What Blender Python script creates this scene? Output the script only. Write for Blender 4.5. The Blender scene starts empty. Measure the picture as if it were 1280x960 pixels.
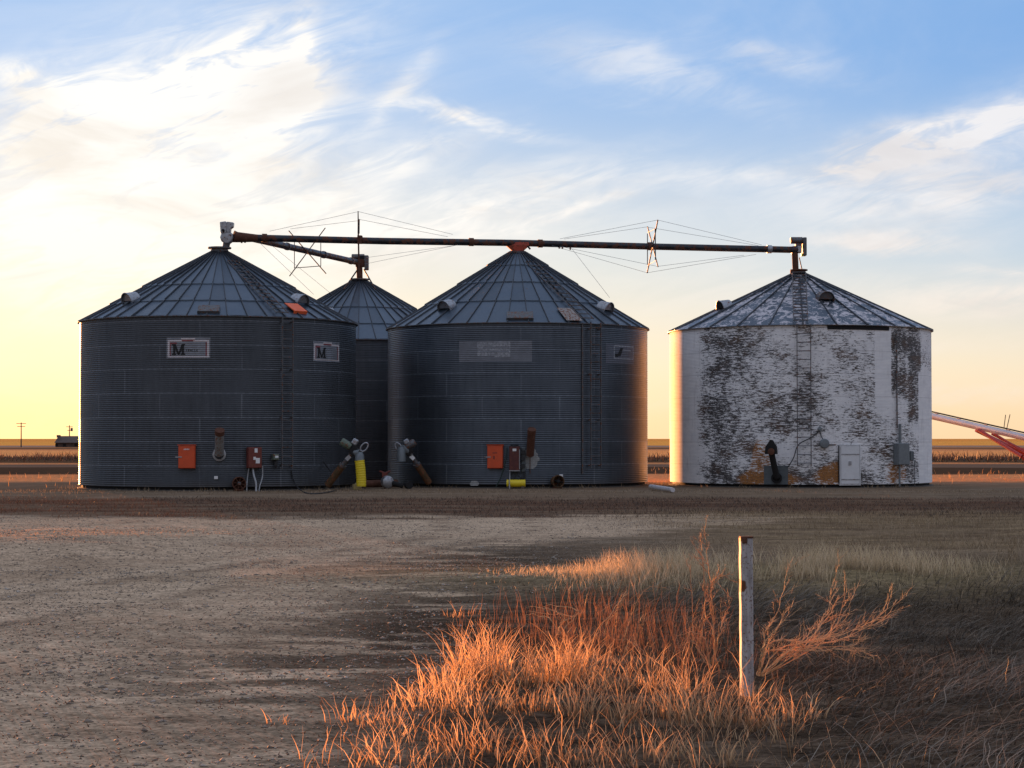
import bpy, math, random
import numpy as np
from mathutils import Vector, Matrix

random.seed(7); RNG = np.random.default_rng(11)
sc = bpy.context.scene
PI = math.pi; sin = math.sin; cos = math.cos; R_ = math.radians

# ------------------------------------------------------------------ camera
EYE = 1.76; F = 2400.0; PITCH = math.atan(68/F)
cam_d = bpy.data.cameras.new('camera'); cam = bpy.data.objects.new('camera', cam_d)
sc.collection.objects.link(cam); sc.camera = cam
cam_d.sensor_width = 36; cam_d.lens = 36*F/1280
cam_d.clip_start = 0.1; cam_d.clip_end = 20000
cam.location = (0, 0, EYE); cam.rotation_euler = (PI/2+PITCH, 0, 0)

# ------------------------------------------------------------------ light
SUN_AZ = R_(-20.9); SUN_EL = R_(0.75)
SKY_STRENGTH = 0.075
sc.view_settings.view_transform = 'Standard'; sc.view_settings.look = 'None'
sc.view_settings.gamma = 1; sc.view_settings.use_curve_mapping = False
sc.view_settings.exposure = 1.75

class NT:
    """small helper that builds node expressions"""
    def __init__(s, tree): s.t = tree; s.n = tree.nodes; s.l = tree.links
    def put(s, sock, v):
        if hasattr(v, 'is_output'): s.l.new(v, sock)
        else:
            if isinstance(v, (tuple, list)) and len(v) == 3 and len(getattr(sock, 'default_value', (0,0,0))) == 4: v = (*v, 1)
            sock.default_value = v
    def m(s, op, a, b=0.0, c=0.0, clamp=False):
        n = s.n.new('ShaderNodeMath'); n.operation = op; n.use_clamp = clamp
        s.put(n.inputs[0], a); s.put(n.inputs[1], b); s.put(n.inputs[2], c); return n.outputs[0]
    def add(s, a, b): return s.m('ADD', a, b)
    def sub(s, a, b): return s.m('SUBTRACT', a, b)
    def mul(s, a, b): return s.m('MULTIPLY', a, b)
    def vm(s, op, a, b=(0,0,0)):
        n = s.n.new('ShaderNodeVectorMath'); n.operation = op
        s.put(n.inputs[0], a); s.put(n.inputs[1], b); return n.outputs['Value'] if op in ('DOT_PRODUCT','LENGTH') else n.outputs[0]
    def sep(s, v):
        n = s.n.new('ShaderNodeSeparateXYZ'); s.put(n.inputs[0], v); return n.outputs
    def comb(s, x, y, z=0.0):
        n = s.n.new('ShaderNodeCombineXYZ'); s.put(n.inputs[0], x); s.put(n.inputs[1], y); s.put(n.inputs[2], z); return n.outputs[0]
    def noise(s, vec, scale=5, detail=4, rough=.55, dist=0.0):
        n = s.n.new('ShaderNodeTexNoise'); s.put(n.inputs['Vector'], vec)
        n.inputs['Scale'].default_value = scale; n.inputs['Detail'].default_value = detail
        n.inputs['Roughness'].default_value = rough; n.inputs['Distortion'].default_value = dist
        return n.outputs[0]
    def white(s, vec):
        n = s.n.new('ShaderNodeTexWhiteNoise'); n.noise_dimensions = '3D'; s.put(n.inputs['Vector'], vec); return n.outputs['Value']
    def rng(s, v, a, b, c=0.0, d=1.0, smooth=True):
        n = s.n.new('ShaderNodeMapRange'); n.interpolation_type = 'SMOOTHSTEP' if smooth else 'LINEAR'
        s.put(n.inputs[0], v); s.put(n.inputs[1], a); s.put(n.inputs[2], b); s.put(n.inputs[3], c); s.put(n.inputs[4], d); return n.outputs[0]
    def mix(s, f, a, b, mode='MIX'):
        n = s.n.new('ShaderNodeMix'); n.data_type = 'RGBA'; n.blend_type = mode
        s.put(n.inputs[0], f); s.put(n.inputs[6], a); s.put(n.inputs[7], b); return n.outputs[2]
    def fmix(s, f, a, b):
        n = s.n.new('ShaderNodeMix'); n.data_type = 'FLOAT'
        s.put(n.inputs[0], f); s.put(n.inputs[2], a); s.put(n.inputs[3], b); return n.outputs[0]
    def coord(s, kind='Object'):
        n = s.n.new('ShaderNodeTexCoord'); return n.outputs[kind]
    def pos(s):
        n = s.n.new('ShaderNodeNewGeometry'); return n.outputs['Position']
    def attr(s, name, out='Fac'):
        n = s.n.new('ShaderNodeAttribute'); n.attribute_name = name; return n.outputs[out]
    def bump(s, h, strength=.5, dist=.01):
        n = s.n.new('ShaderNodeBump'); n.inputs['Strength'].default_value = strength
        n.inputs['Distance'].default_value = dist; s.put(n.inputs['Height'], h); return n.outputs[0]
    def scale(s, v, x, y, z):
        return s.vm('MULTIPLY', v, (x, y, z))

world = bpy.data.worlds.new('World'); sc.world = world; world.use_nodes = True
wt = NT(world.node_tree); wt.n.clear()
wout = wt.n.new('ShaderNodeOutputWorld'); wbg = wt.n.new('ShaderNodeBackground')
wt.l.new(wbg.outputs[0], wout.inputs[0]); wbg.inputs[1].default_value = SKY_STRENGTH
sky = wt.n.new('ShaderNodeTexSky'); sky.sky_type = 'NISHITA'; sky.sun_disc = False
sky.sun_elevation = SUN_EL; sky.sun_rotation = SUN_AZ
sky.air_density = 1.0; sky.dust_density = 1.2; sky.ozone_density = 1.5; sky.altitude = 1200
def build_sky():
    t = wt
    d = t.vm('NORMALIZE', t.coord('Generated')); x, y, z = t.sep(d)[:3]
    yy = t.m('MAXIMUM', y, .05)
    u = t.m('DIVIDE', x, yy); v = t.m('DIVIDE', z, yy)       # tangent coordinates of the western sky
    front = t.rng(y, .3, .8)
    up = t.m('MAXIMUM', z, 0.0)
    sd = (sin(SUN_AZ)*cos(SUN_EL), cos(SUN_AZ)*cos(SUN_EL), sin(SUN_EL))
    cs = t.m('MAXIMUM', t.vm('DOT_PRODUCT', d, sd), 0.0)      # closeness to the sun
    # high cirrus deck, stretched by the wind and seen in perspective
    den = t.add(up, .14)
    cx = t.m('DIVIDE', x, den); cy = t.m('DIVIDE', y, den)
    pl = t.comb(cx, cy, 0)
    n1 = t.noise(t.vm('ADD', t.comb(t.add(t.mul(cx, .9), t.mul(cy, .45)), t.sub(t.mul(cy, .55), t.mul(cx, .5))), (3.1, 1.7, 0)), 1.5, 8, .6, .9)
    warp = t.noise(t.comb(t.mul(u, 9), t.mul(v, 16)), 1.0, 5, .6, .4)
    w2 = t.noise(t.comb(t.add(t.add(t.mul(u, 16), t.mul(v, 14)), 4), t.sub(t.mul(v, 70), t.mul(u, 22))), 1.0, 4, .65, .6)
    cover = t.rng(n1, .42, .72)
    def blob(cu, cv, ru, rv, ang, amp, k=.9):
        """soft streak of cirrus round one direction of the sky (px in the photo's frame)"""
        U = (cu-640)/F; V = (548-cv)/F
        c_, s_ = cos(R_(ang)), sin(R_(ang))
        wu = t.sub(t.add(u, t.mul(t.sub(warp, .5), .05*k)), U); wv = t.sub(t.add(v, t.mul(t.sub(warp, .5), .05*k)), V)
        a = t.m('DIVIDE', t.add(t.mul(wu, c_), t.mul(wv, s_)), ru/F)
        b = t.m('DIVIDE', t.sub(t.mul(wv, c_), t.mul(wu, s_)), rv/F)
        r2 = t.add(t.mul(a, a), t.mul(b, b))
        g = t.m('POWER', 2.718, t.mul(r2, -1.0))
        return t.mul(g, amp)
    blobs = [(215,160,200,100,28,1.3),(120,260,240,75,10,1.05),(372,84,60,15,82,1.5,.25),(345,130,70,55,55,.7),(60,110,100,20,-12,.8),
             (590,150,95,9,-12,.75),(470,215,120,22,20,.75),(610,245,180,26,12,.5),(700,268,120,8,14,.6),
             (1130,182,140,24,12,1.1),(1240,150,130,28,16,1.0),(820,90,140,30,-14,.42),(930,215,260,16,4,.32),(980,60,100,22,-10,.35),
             (1180,240,190,34,8,.75),(1110,300,110,12,3,.8),(1260,330,60,9,0,.6),(1250,370,170,26,6,.75),
             (900,370,200,40,5,.3),(500,110,60,16,50,.45),(300,330,300,50,8,.8),(1130,440,200,14,3,.4),(1200,500,260,12,2,.35)]
    tot = None
    blobs += [(60,150,150,60,20,.6),(280,60,60,14,40,.5),(430,300,260,40,5,.5)]
    for b in blobs:
        g = blob(*b); tot = g if tot is None else t.add(tot, g)
    tot = t.mul(t.mul(tot, front), t.rng(w2, .3, .68, .30, 1.35))
    cloud = t.m('MINIMUM', t.add(t.mul(cover, t.fmix(front, .55, .15)), t.mul(t.sub(tot, 0), 1.0)), 1.0)
    cloud = t.mul(cloud, t.rng(z, -.01, .03))
    # clear air: pale and warm low in the west, blue overhead, dusky in the east
    az = t.m('POWER', cs, 7); ws = t.rng(t.m('DIVIDE', y, t.m('SQRT', t.sub(1.001, t.mul(z, z)))), -.7, .8)
    hor = t.mix(az, (1.02,.74,.48,1), (1.30,.98,.56,1))
    low = t.mix(az, (.96,.84,.70,1), (1.25,1.04,.70,1))
    mid = t.mix(az, (.50,.66,.86,1), (1.05,.97,.80,1))
    top = t.mix(az, (.20,.42,.82,1), (.42,.64,.96,1))
    west = t.mix(t.rng(z, -.005, .045), hor, low); west = t.mix(t.rng(z, .03, .10), west, mid); west = t.mix(t.rng(z, .08, .20), west, top)
    east = t.mix(t.rng(z, 0, .35), EAST0, EAST1)
    g = t.mix(ws, east, west); g = t.mix(t.rng(z, .22, .6), g, ZEN)
    base = t.vm('ADD', t.vm('MULTIPLY', g, (SKYK, SKYK, SKYK)), t.vm('MULTIPLY', sky.outputs[0], NISH))
    ccw = t.mix(az, (1.0,.86,.72,1), (1.22,1.10,.92,1)); cch = t.mix(az, (.92,.90,.93,1), (1.25,1.2,1.1,1))
    ccol = t.mix(t.rng(z, .03, .13), ccw, cch)
    sh = t.rng(t.noise(t.comb(t.mul(u, 7), t.mul(v, 22)), 1.0, 5, .6, .6), .46, .70)
    ccol = t.mix(t.mul(sh, .45), ccol, t.mix(az, (.62,.60,.66,1), (.86,.72,.56,1)))
    ccol = t.vm('MULTIPLY', ccol, t.mix(ws, (.5,.45,.5,1), (1,1,1,1))); ccol = t.vm('MULTIPLY', ccol, (CLK, CLK, CLK))
    out = t.mix(t.mul(cloud, .92), base, ccol)
    t.l.new(out, wbg.inputs[0])
SKYK = 3.3; CLK = 3.7; NISH = (.16, .19, .26); EAST0 = (.43,.38,.37,1); EAST1 = (.46,.50,.60,1); ZEN = (.54,.64,.86,1)
build_sky()

sun_d = bpy.data.lights.new('sun', 'SUN'); sun = bpy.data.objects.new('sun', sun_d); sc.collection.objects.link(sun)
sun_d.energy = 5.0; sun_d.angle = R_(.5); sun_d.color = (1.0, .375, .12)
sun.rotation_euler = Vector((sin(SUN_AZ)*cos(SUN_EL), cos(SUN_AZ)*cos(SUN_EL), sin(SUN_EL))).to_track_quat('Z', 'Y').to_euler()
sun.location = (-20, 0, 30)

# ------------------------------------------------------------------ pixel helpers (photo pixels, 1280 x 960)
def ray(px, py):
    a = (px-640)/F; b = (480-py)/F
    return Vector((a, cos(PITCH)-sin(PITCH)*b, sin(PITCH)+cos(PITCH)*b))
def at(px, py, Y):
    r = ray(px, py); k = Y/r.y; return Vector((r.x*k, Y, EYE+r.z*k))
def gnd(px, py, z=0.0):
    r = ray(px, py); k = (z-EYE)/r.z; return Vector((r.x*k, r.y*k, z))

# ------------------------------------------------------------------ mesh helpers
def tag(o, label=None, cat=None, group=None, kind=None):
    if label: o['label'] = label
    if cat: o['category'] = cat
    if group: o['group'] = group
    if kind: o['kind'] = kind
    return o
ORG = {}
def empty(name, loc, label, cat, group=None):
    o = bpy.data.objects.new(name, None); sc.collection.objects.link(o)
    o.location = loc; o.empty_display_size = .2; ORG[o.name] = Vector(loc)
    return tag(o, label, cat, group)
def origin(o):
    while o.parent: o = o.parent
    return ORG[o.name]
def smooth(me, ang=None):
    me.polygons.foreach_set('use_smooth', [True]*len(me.polygons))
    if ang:
        try: me.set_sharp_from_angle(angle=R_(ang))
        except Exception: pass
class MB:
    def __init__(s): s.v = []; s.f = []
    def face_grid(s, rows, closed=False):
        b = len(s.v); n = len(rows[0])
        for r in rows: s.v += [tuple(p) for p in r]
        for i in range(len(rows)-1):
            for j in range(n if closed else n-1):
                k = (j+1) % n
                s.f.append((b+i*n+j, b+i*n+k, b+(i+1)*n+k, b+(i+1)*n+j))
        return b
    def box(s, c, size, M=None):
        b = len(s.v); c = Vector(c); h = Vector(size)/2
        for z in (-1,1):
            for x, y in ((-1,-1),(1,-1),(1,1),(-1,1)):
                p = Vector((x*h.x, y*h.y, z*h.z))
                if M: p = M @ p
                s.v.append(tuple(c+p))
        for q in ((0,3,2,1),(4,5,6,7),(0,1,5,4),(1,2,6,5),(2,3,7,6),(3,0,4,7)): s.f.append(tuple(b+i for i in q))
        return s
    def tube(s, pts, r, n=10, caps=True):
        pts = [Vector(p) for p in pts]; rr = r if isinstance(r, (list, tuple)) else [r]*len(pts)
        rows = []; prev = None
        for i, p in enumerate(pts):
            d = (pts[min(i+1, len(pts)-1)]-pts[max(i-1, 0)]).normalized()
            a = prev if prev is not None else (Vector((0,0,1)) if abs(d.z) < .9 else Vector((1,0,0)))
            x = (a - d*a.dot(d)).normalized(); prev = x; y = d.cross(x)
            rows.append([p+(x*cos(2*PI*k/n)+y*sin(2*PI*k/n))*rr[i] for k in range(n)])
        b = s.face_grid(rows, True)
        if caps:
            s.f.append(tuple(b+n-1-k for k in range(n))); e = b+(len(pts)-1)*n
            s.f.append(tuple(e+k for k in range(n)))
        return s
    def lathe(s, c, prof, n=24, axis=None, a0=0, a1=2*PI):
        """prof = [(radius, height)], axis: Matrix 3x3 turning +Z"""
        c = Vector(c); rows = []; full = abs(a1-a0-2*PI) < 1e-6; m = n if full else n+1
        for r, h in prof:
            row = []
            for k in range(m):
                a = a0+(a1-a0)*k/n; p = Vector((r*cos(a), r*sin(a), h))
                if axis: p = axis @ p
                row.append(c+p)
            rows.append(row)
        s.face_grid(rows, full); return s
    def prism(s, poly, M, d):
        """poly 2D outline in the XZ plane of matrix M, d thick along its Y"""
        b = len(s.v); n = len(poly)
        for y in (-d/2, d/2):
            for p in poly: s.v.append(tuple(M @ Vector((p[0], y, p[1]))))
        s.f.append(tuple(b+k for k in range(n))); s.f.append(tuple(b+n+n-1-k for k in range(n)))
        for k in range(n): j = (k+1) % n; s.f.append((b+k, b+n+k, b+n+j, b+j))
        return s
    def build(s, name, mat, parent=None, org=None, sm=None, bevel=0):
        me = bpy.data.meshes.new(name); o_ = origin(parent) if parent else Vector(org or (0,0,0))
        me.from_pydata([tuple(Vector(p)-o_) for p in s.v], [], s.f); me.materials.append(mat); me.update()
        if sm is not None: smooth(me, sm)
        o = bpy.data.objects.new(name, me); sc.collection.objects.link(o)
        if parent: o.parent = parent
        else: o.location = o_; ORG[o.name] = o_
        if bevel:
            b = o.modifiers.new('bevel', 'BEVEL'); b.width = bevel; b.segments = 2; b.limit_method = 'ANGLE'
        return o

# ------------------------------------------------------------------ materials
MATS = {}
def new_mat(name):
    m = bpy.data.materials.new(name); m.use_nodes = True; t = NT(m.node_tree)
    p = t.n['Principled BSDF']; MATS[name] = m; return m, t, p
def plain(name, col, rough=.6, metal=0.0, var=.25, scale=8, rust=0.0, rustcol=(.13,.045,.018), bump=.2, spec=.5):
    m, t, p = new_mat(name); c = t.pos()
    n = t.noise(c, scale, 5, .6); n2 = t.noise(c, scale*5, 3, .6)
    k = t.rng(t.add(t.mul(n, .6), t.mul(n2, .4)), .3, .7, 1-var, 1+var)
    colr = t.vm('MULTIPLY', col, t.comb(k, k, k))
    if rust:
        r = t.rng(t.noise(c, scale*1.6, 7, .68), .62-rust*.35, .66-rust*.3)
        rc = t.mix(n2, rustcol, tuple(x*1.8 for x in rustcol))
        colr = t.mix(r, colr, rc); t.put(p.inputs['Roughness'], t.fmix(r, rough, .9)); 
        if metal: t.put(p.inputs['Metallic'], t.fmix(r, metal, .1))
    else:
        t.put(p.inputs['Roughness'], t.rng(n2, .3, .7, max(rough-.1,0.05), min(rough+.1,1))); p.inputs['Metallic'].default_value = metal
    t.put(p.inputs['Base Color'], colr); p.inputs['Specular IOR Level'].default_value = spec
    if bump: t.put(p.inputs['Normal'], t.bump(t.add(n, t.mul(n2, .4)), bump, .004))
    return m
M_dark = plain('dark_gap', (.012,.011,.011), .9, var=.2)
M_concrete = plain('concrete', (.10,.085,.07), .9, var=.3)
M_rod = plain('dark_rod', (.035,.032,.034), .6, .5, rust=.3)
M_tube = plain('conveyor_tube', (.045,.047,.052), .42, .75, var=.35, scale=3, rust=.32, rustcol=(.09,.035,.02))
M_galv = plain('galvanised', (.34,.35,.37), .42, .75, rust=.12)
M_galvdark = plain('weathered_steel', (.12,.125,.13), .55, .5, rust=.25)
M_rust = plain('rusty_steel', (.11,.045,.026), .85, .1, var=.5, rust=.5, rustcol=(.07,.026,.014))
M_orange = plain('orange_paint', (.62,.075,.016), .45, var=.12, scale=4)
M_orange2 = plain('orange_flap', (.85,.13,.03), .5, var=.1)
M_redbox = plain('dark_red_enamel', (.15,.028,.018), .45, var=.25, rust=.1)
M_maroon = plain('maroon_enamel', (.085,.016,.014), .45, var=.25, rust=.1)
M_yellow = plain('yellow_plastic', (.75,.56,.015), .45, var=.1)
M_white = plain('white_label', (.75,.74,.72), .6, var=.06)
M_whitepaint = plain('white_door_paint', (.66,.66,.66), .6, var=.08, scale=3)
M_greybox = plain('grey_enamel', (.16,.18,.19), .45, .2, var=.15)
M_green = plain('green_motor_paint', (.12,.15,.11), .5, .1, rust=.15)
M_cable = plain('black_cable', (.02,.02,.022), .6, var=.2)
M_conduit = plain('pale_conduit', (.34,.34,.34), .5, .3, var=.2)
M_brown = plain('brown_tube', (.085,.048,.018), .8, .1, var=.45, rust=.35)
M_augerwhite = plain('auger_white', (.62,.6,.62), .35, .2, var=.12, scale=2)
M_augerred = plain('auger_red', (.36,.03,.02), .45, var=.2)
M_rubber = plain('rubber', (.025,.024,.024), .85, var=.2)
M_wood = plain('weathered_wood', (.10,.075,.055), .9, var=.4)
M_shed = plain('shed_boards', (.085,.06,.052), .9, var=.3, scale=1.2)
M_shedroof = plain('shed_roof', (.11,.075,.06), .85, var=.3, scale=1.0)
M_wire = plain('wire', (.25,.25,.25), .5, .8, var=.1)
M_stain = plain('chalky_stain', (.30,.30,.29), .9, var=.3)
M_greypaint = plain('grey_patch_paint', (.10,.115,.12), .7, .1, var=.2)

def mat_galv_wall(name, tint=(1,1,1), base=.30, r0=.5, r1=.62):
    """galvanised corrugated sheets; UV = metres round the wall, metres up"""
    m, t, p = new_mat(name); uv = t.coord('UV'); x, y, _ = t.sep(uv)[:3]
    row = t.m('FLOOR', t.m('DIVIDE', y, RING)); off = t.mul(t.m('MODULO', t.add(row, 20), 2.0), SHEET/2)
    xs = t.m('DIVIDE', t.add(t.add(x, 100), off), SHEET); col = t.m('FLOOR', xs)
    fx = t.mul(t.m('FRACT', xs), SHEET); fy = t.mul(t.m('FRACT', t.m('DIVIDE', y, RING)), RING)
    cell = t.white(t.comb(col, row, 3.3))
    blotch = t.noise(t.comb(t.mul(x, .8), t.mul(y, .8)), 1.3, 5, .6)
    grain = t.noise(t.comb(t.mul(x, 3), t.mul(y, 22)), 1.5, 4, .6)
    streak = t.noise(t.comb(t.mul(x, 6), t.mul(y, .5)), 1.0, 4, .6)
    k = t.add(t.rng(cell, 0, 1, .93, 1.07, False), t.mul(t.sub(blotch, .5), .7))
    k = t.add(k, t.add(t.mul(t.sub(grain, .5), .35), t.mul(t.sub(streak, .5), .45)))
    k = t.mul(k, base)
    vseam = t.sub(1.0, t.rng(t.m('ABSOLUTE', t.sub(fx, .03)), .012, .035))
    hseam = t.sub(1.0, t.rng(t.m('ABSOLUTE', t.sub(fy, .03)), .008, .03))
    bolts = t.m('LESS_THAN', t.m('FRACT', t.mul(x, 4)), .35)
    seam = t.m('MAXIMUM', t.mul(vseam, t.rng(streak, .35, .65, .1, .9)), t.mul(hseam, t.fmix(bolts, .55, .9)))
    dirt = t.sub(1.0, t.rng(t.add(y, t.mul(t.sub(blotch, .5), .5)), .0, .45, 0, .4))
    k = t.add(k, t.mul(seam, .075))
    c = t.vm('MULTIPLY', t.comb(k, k, k), tint)
    c = t.mix(t.mul(t.sub(dirt, .6), .9), c, (.11,.085,.065,1))
    t.put(p.inputs['Base Color'], c)
    t.put(p.inputs['Metallic'], t.fmix(seam, .72, .4)); p.inputs['Specular IOR Level'].default_value = .2
    t.put(p.inputs['Roughness'], t.rng(t.add(t.mul(blotch, .6), t.mul(cell, .4)), .25, .75, r0, r1))
    t.put(p.inputs['Normal'], t.bump(t.add(blotch, t.mul(grain, .1)), .15, .01))
    return m
RING = .81; SHEET = 2.78
M_wallA = mat_galv_wall('galvanised_corrugated', (.92,1.0,1.10), .098)
M_wallB = mat_galv_wall('galvanised_corrugated_blue', (.88,1.0,1.15), .108, .36, .46)

def mat_roof(name, base=.4, peel=False):
    m, t, p = new_mat(name); uv = t.coord('UV'); x, y, _ = t.sep(uv)[:3]
    cell = t.white(t.comb(t.m('FLOOR', x), t.m('FLOOR', t.mul(y, .999)), 1.7)); c0 = t.pos()
    blotch = t.noise(c0, 1.1, 6, .62, .4); fine = t.noise(c0, 9, 4, .6)
    k = t.mul(t.add(t.rng(cell, 0, 1, .82, 1.12, False), t.add(t.mul(t.sub(blotch, .5), .8), t.mul(t.sub(fine, .5), .35))), base)
    c = t.vm('MULTIPLY', t.comb(k, k, k), (.74,.98,1.28))
    if peel:
        radial = t.noise(c0, 2.1, 9, .76, .8)
        pm = t.rng(t.add(radial, t.mul(t.sub(fine, .5), .3)), .515, .535)
        c = t.mix(pm, c, t.mix(fine, (.38,.35,.36,1), (.66,.61,.62,1)))
        t.put(p.inputs['Metallic'], t.fmix(pm, .8, 0)); t.put(p.inputs['Roughness'], t.fmix(pm, .42, .8))
        t.put(p.inputs['Normal'], t.bump(pm, .4, .003))
    else:
        p.inputs['Metallic'].default_value = .82
        rs = t.rng(t.noise(c0, 2.3, 6, .7), .64, .72)
        c = t.mix(t.mul(rs, .5), c, (.14,.08,.05,1))
        t.put(p.inputs['Roughness'], t.rng(blotch, .3, .7, .32, .5)); t.put(p.inputs['Normal'], t.bump(blotch, .2, .02))
    t.put(p.inputs['Base Color'], c); return m
M_ribs = plain('rib_steel', (.075,.08,.09), .5, .7, var=.2)
M_roof = mat_roof('galvanised_roof', .115); M_roofpeel = mat_roof('peeling_roof', .10, True)

def mat_peel():
    """white paint flaking off ribbed steel in horizontal shreds, rust low down. UV: metres from the front, metres up"""
    m, t, p = new_mat('peeling_white_wall'); uv = t.coord('UV'); x, y, _ = t.sep(uv)[:3]
    def zone(cx, cy, rx, ry, a):
        dx = t.m('DIVIDE', t.sub(x, cx), rx); dy = t.m('DIVIDE', t.sub(y, cy), ry)
        return t.mul(t.m('POWER', 2.718, t.mul(t.add(t.mul(dx, dx), t.mul(dy, dy)), -1.0)), a)
    def strip(x0, x1, y0, y1, a, e=.06):
        ex = t.mul(t.rng(x, x0-e, x0+e), t.sub(1.0, t.rng(x, x1-e, x1+e)))
        ey = t.mul(t.rng(y, y0-.2, y0+.2), t.sub(1.0, t.rng(y, y1-.2, y1+.2)))
        return t.mul(t.mul(ex, ey), a)
    shred = t.noise(t.comb(t.mul(x, 4.0), t.mul(y, 21)), 1.0, 7, .72, .3)
    shred2 = t.noise(t.comb(t.mul(x, 12), t.mul(y, 46)), 1.0, 5, .72, .2)
    big = t.noise(t.comb(t.mul(x, .9), t.mul(y, 1.2)), 1.0, 4, .6)
    th = t.add(t.mul(shred, .62), t.mul(shred2, .38))
    z = t.add(t.mul(t.sub(big, .5), .34), .0)
    for a in ((-4.0,4.2,.9,2.4,.20),(-3.9,1.6,.9,1.2,.17),(-3.6,.4,.9,.4,.10),(-.2,.35,4.5,.28,.11),(2.4,5.4,2.5,.5,.06),(0,2.6,4.5,1.6,.05),(-2.9,5.3,1.2,.7,.10),(-2.7,4.4,1.0,1.0,.12),(-1.5,4.9,.5,.6,.07),(-1.1,3.6,1.4,.9,.10),(-.3,3.4,.35,2.6,.07),(-3.3,2.9,1.2,.35,.07),
              (-1.9,2.2,1.6,.35,.10),(-.9,2.7,.8,.6,.09),(1.1,4.6,.9,1.2,.07),(2.0,3.9,.9,.9,.07),(1.4,2.3,1.2,.5,.06),(3.2,1.4,1.7,.9,.08),(2.4,1.6,.8,.6,.06),
              (-2.2,.7,.75,1.1,.14),(-1.2,.5,.6,.4,.08),(.2,.5,.6,.5,.14),(1.0,.6,.7,.55,.16),(3.0,.5,.5,.5,.1),(4.1,.8,.5,.6,.1),(3.9,5.0,.8,1.0,.12)):
        z = t.add(z, zone(*a[:4], a[4]*(.42 if a[1] > 1.2 else .62)))
    z = t.add(z, strip(2.85, 3.62, 3.2, 5.7, .07, .12)); z = t.add(z, strip(3.75, 4.7, 2.3, 5.9, .075, .12)); z = t.sub(z, strip(2.12, 2.8, 3.0, 6.0, .2))
    z = t.sub(z, strip(4.5, 9, -1, 4.1, .2)); z = t.sub(z, strip(-20, -4.9, -1, 7, .10, .5))
    f = t.add(th, z)
    pm = t.rng(f, .566, .578)
    deep = t.rng(f, .66, .74)
    rustz = t.rng(t.add(t.add(zone(-2.05,.85,.42,1.0,1.25), zone(-1.9,.3,1.3,.35,.95)), t.add(t.add(zone(.65,.45,.75,.5,1.2), zone(3.05,.5,.6,.5,1.1)), t.add(zone(-1.0,3.6,.8,.6,.42), zone(3.25,4.5,.5,1.2,.40)))), .35, .6)
    paint = t.mix(t.rng(t.noise(t.comb(t.mul(x, 1.5), t.mul(y, 5)), 1.0, 6, .65), .3, .75), (.74,.73,.73,1), (.88,.86,.84,1))
    grime = t.noise(t.comb(t.mul(x, 5), t.mul(y, .7)), 1.0, 5, .65)
    paint = t.mix(t.rng(grime, .5, .8, 0, .45), paint, (.30,.27,.26,1))
    under = t.mix(t.rng(shred2, .35, .6), (.035,.032,.032,1), (.13,.12,.115,1))
    rust = t.mix(t.rng(shred2, .35, .65), (.10,.05,.025,1), (.46,.18,.03,1))
    under = t.mix(t.m('MAXIMUM', rustz, t.mul(t.rng(big, .52, .66), .22)), under, rust)
    c = t.mix(pm, paint, under)
    ln = t.m('FRACT', t.m('DIVIDE', y, RING)); seam = t.m('LESS_THAN', ln, .02)
    c = t.mix(t.mul(seam, .35), c, (.12,.11,.11,1))
    # chalky overspray lightens the panel right of the ladder
    t.put(p.inputs['Base Color'], c); t.put(p.inputs['Roughness'], t.fmix(pm, .75, .6)); t.put(p.inputs['Metallic'], t.mul(t.mul(pm, t.sub(1.0, rustz)), .45))
    t.put(p.inputs['Normal'], t.bump(t.mul(pm, -1), .7, .006))
    return m
M_peel = mat_peel()

def mat_post():
    m, t, p = new_mat('post_white_paint'); c = t.coord('Object'); x, y, z = t.sep(c)[:3]
    n = t.noise(c, 9, 6, .65); f = t.noise(c, 55, 4, .7); st = t.noise(t.scale(c, 30, 30, 4), 1.0, 4, .6)
    paint = t.mix(t.rng(st, .35, .7), (.50,.46,.44,1), (.28,.25,.24,1))
    rustspot = t.add(t.sub(1.0, t.rng(t.m('ABSOLUTE', t.sub(z, .76)), .01, .085)), t.rng(z, 1.03, 1.08))
    side = t.rng(x, .012, -.028)
    fac = t.rng(t.add(t.add(t.mul(n, .5), t.mul(f, .35)), t.mul(t.mul(rustspot, side), .33)), .60, .66)
    speck = t.rng(t.add(f, t.mul(n, .22)), .66, .71)
    c1 = t.mix(t.m('MAXIMUM', fac, t.mul(speck, .7)), paint, t.mix(f, (.16,.045,.012,1), (.09,.03,.012,1)))
    t.put(p.inputs['Base Color'], c1); p.inputs['Roughness'].default_value = .75
    t.put(p.inputs['Normal'], t.bump(t.add(n, f), .3, .003)); return m
M_post = mat_post()

def mat_grass(name, ca, cb, trans=.45, rough=.7):
    """dry blades; 'v' is a random value per blade, 'h' runs 0..1 up the blade"""
    m, t, p = new_mat(name); v = t.attr('v'); h = t.attr('h')
    c = t.mix(v, ca, cb); c = t.mix(t.rng(h, .0, .4, .75, 0), c, tuple(x*.35 for x in ca[:3]))  # blade bases darkened to paint in the shade inside the clumps
    o = t.n['Material Output']; d = t.n.new('ShaderNodeBsdfDiffuse'); tr = t.n.new('ShaderNodeBsdfTranslucent'); g = t.n.new('ShaderNodeBsdfGlossy')
    g.inputs['Roughness'].default_value = .45
    t.put(d.inputs[0], c); t.put(tr.inputs[0], c); t.put(g.inputs[0], (.6,.55,.5,1))
    a = t.n.new('ShaderNodeMixShader'); a.inputs[0].default_value = trans; t.l.new(d.outputs[0], a.inputs[1]); t.l.new(tr.outputs[0], a.inputs[2])
    b = t.n.new('ShaderNodeMixShader'); b.inputs[0].default_value = .06; t.l.new(a.outputs[0], b.inputs[1]); t.l.new(g.outputs[0], b.inputs[2])
    t.l.new(b.outputs[0], o.inputs[0]); t.n.remove(p); return m
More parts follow.
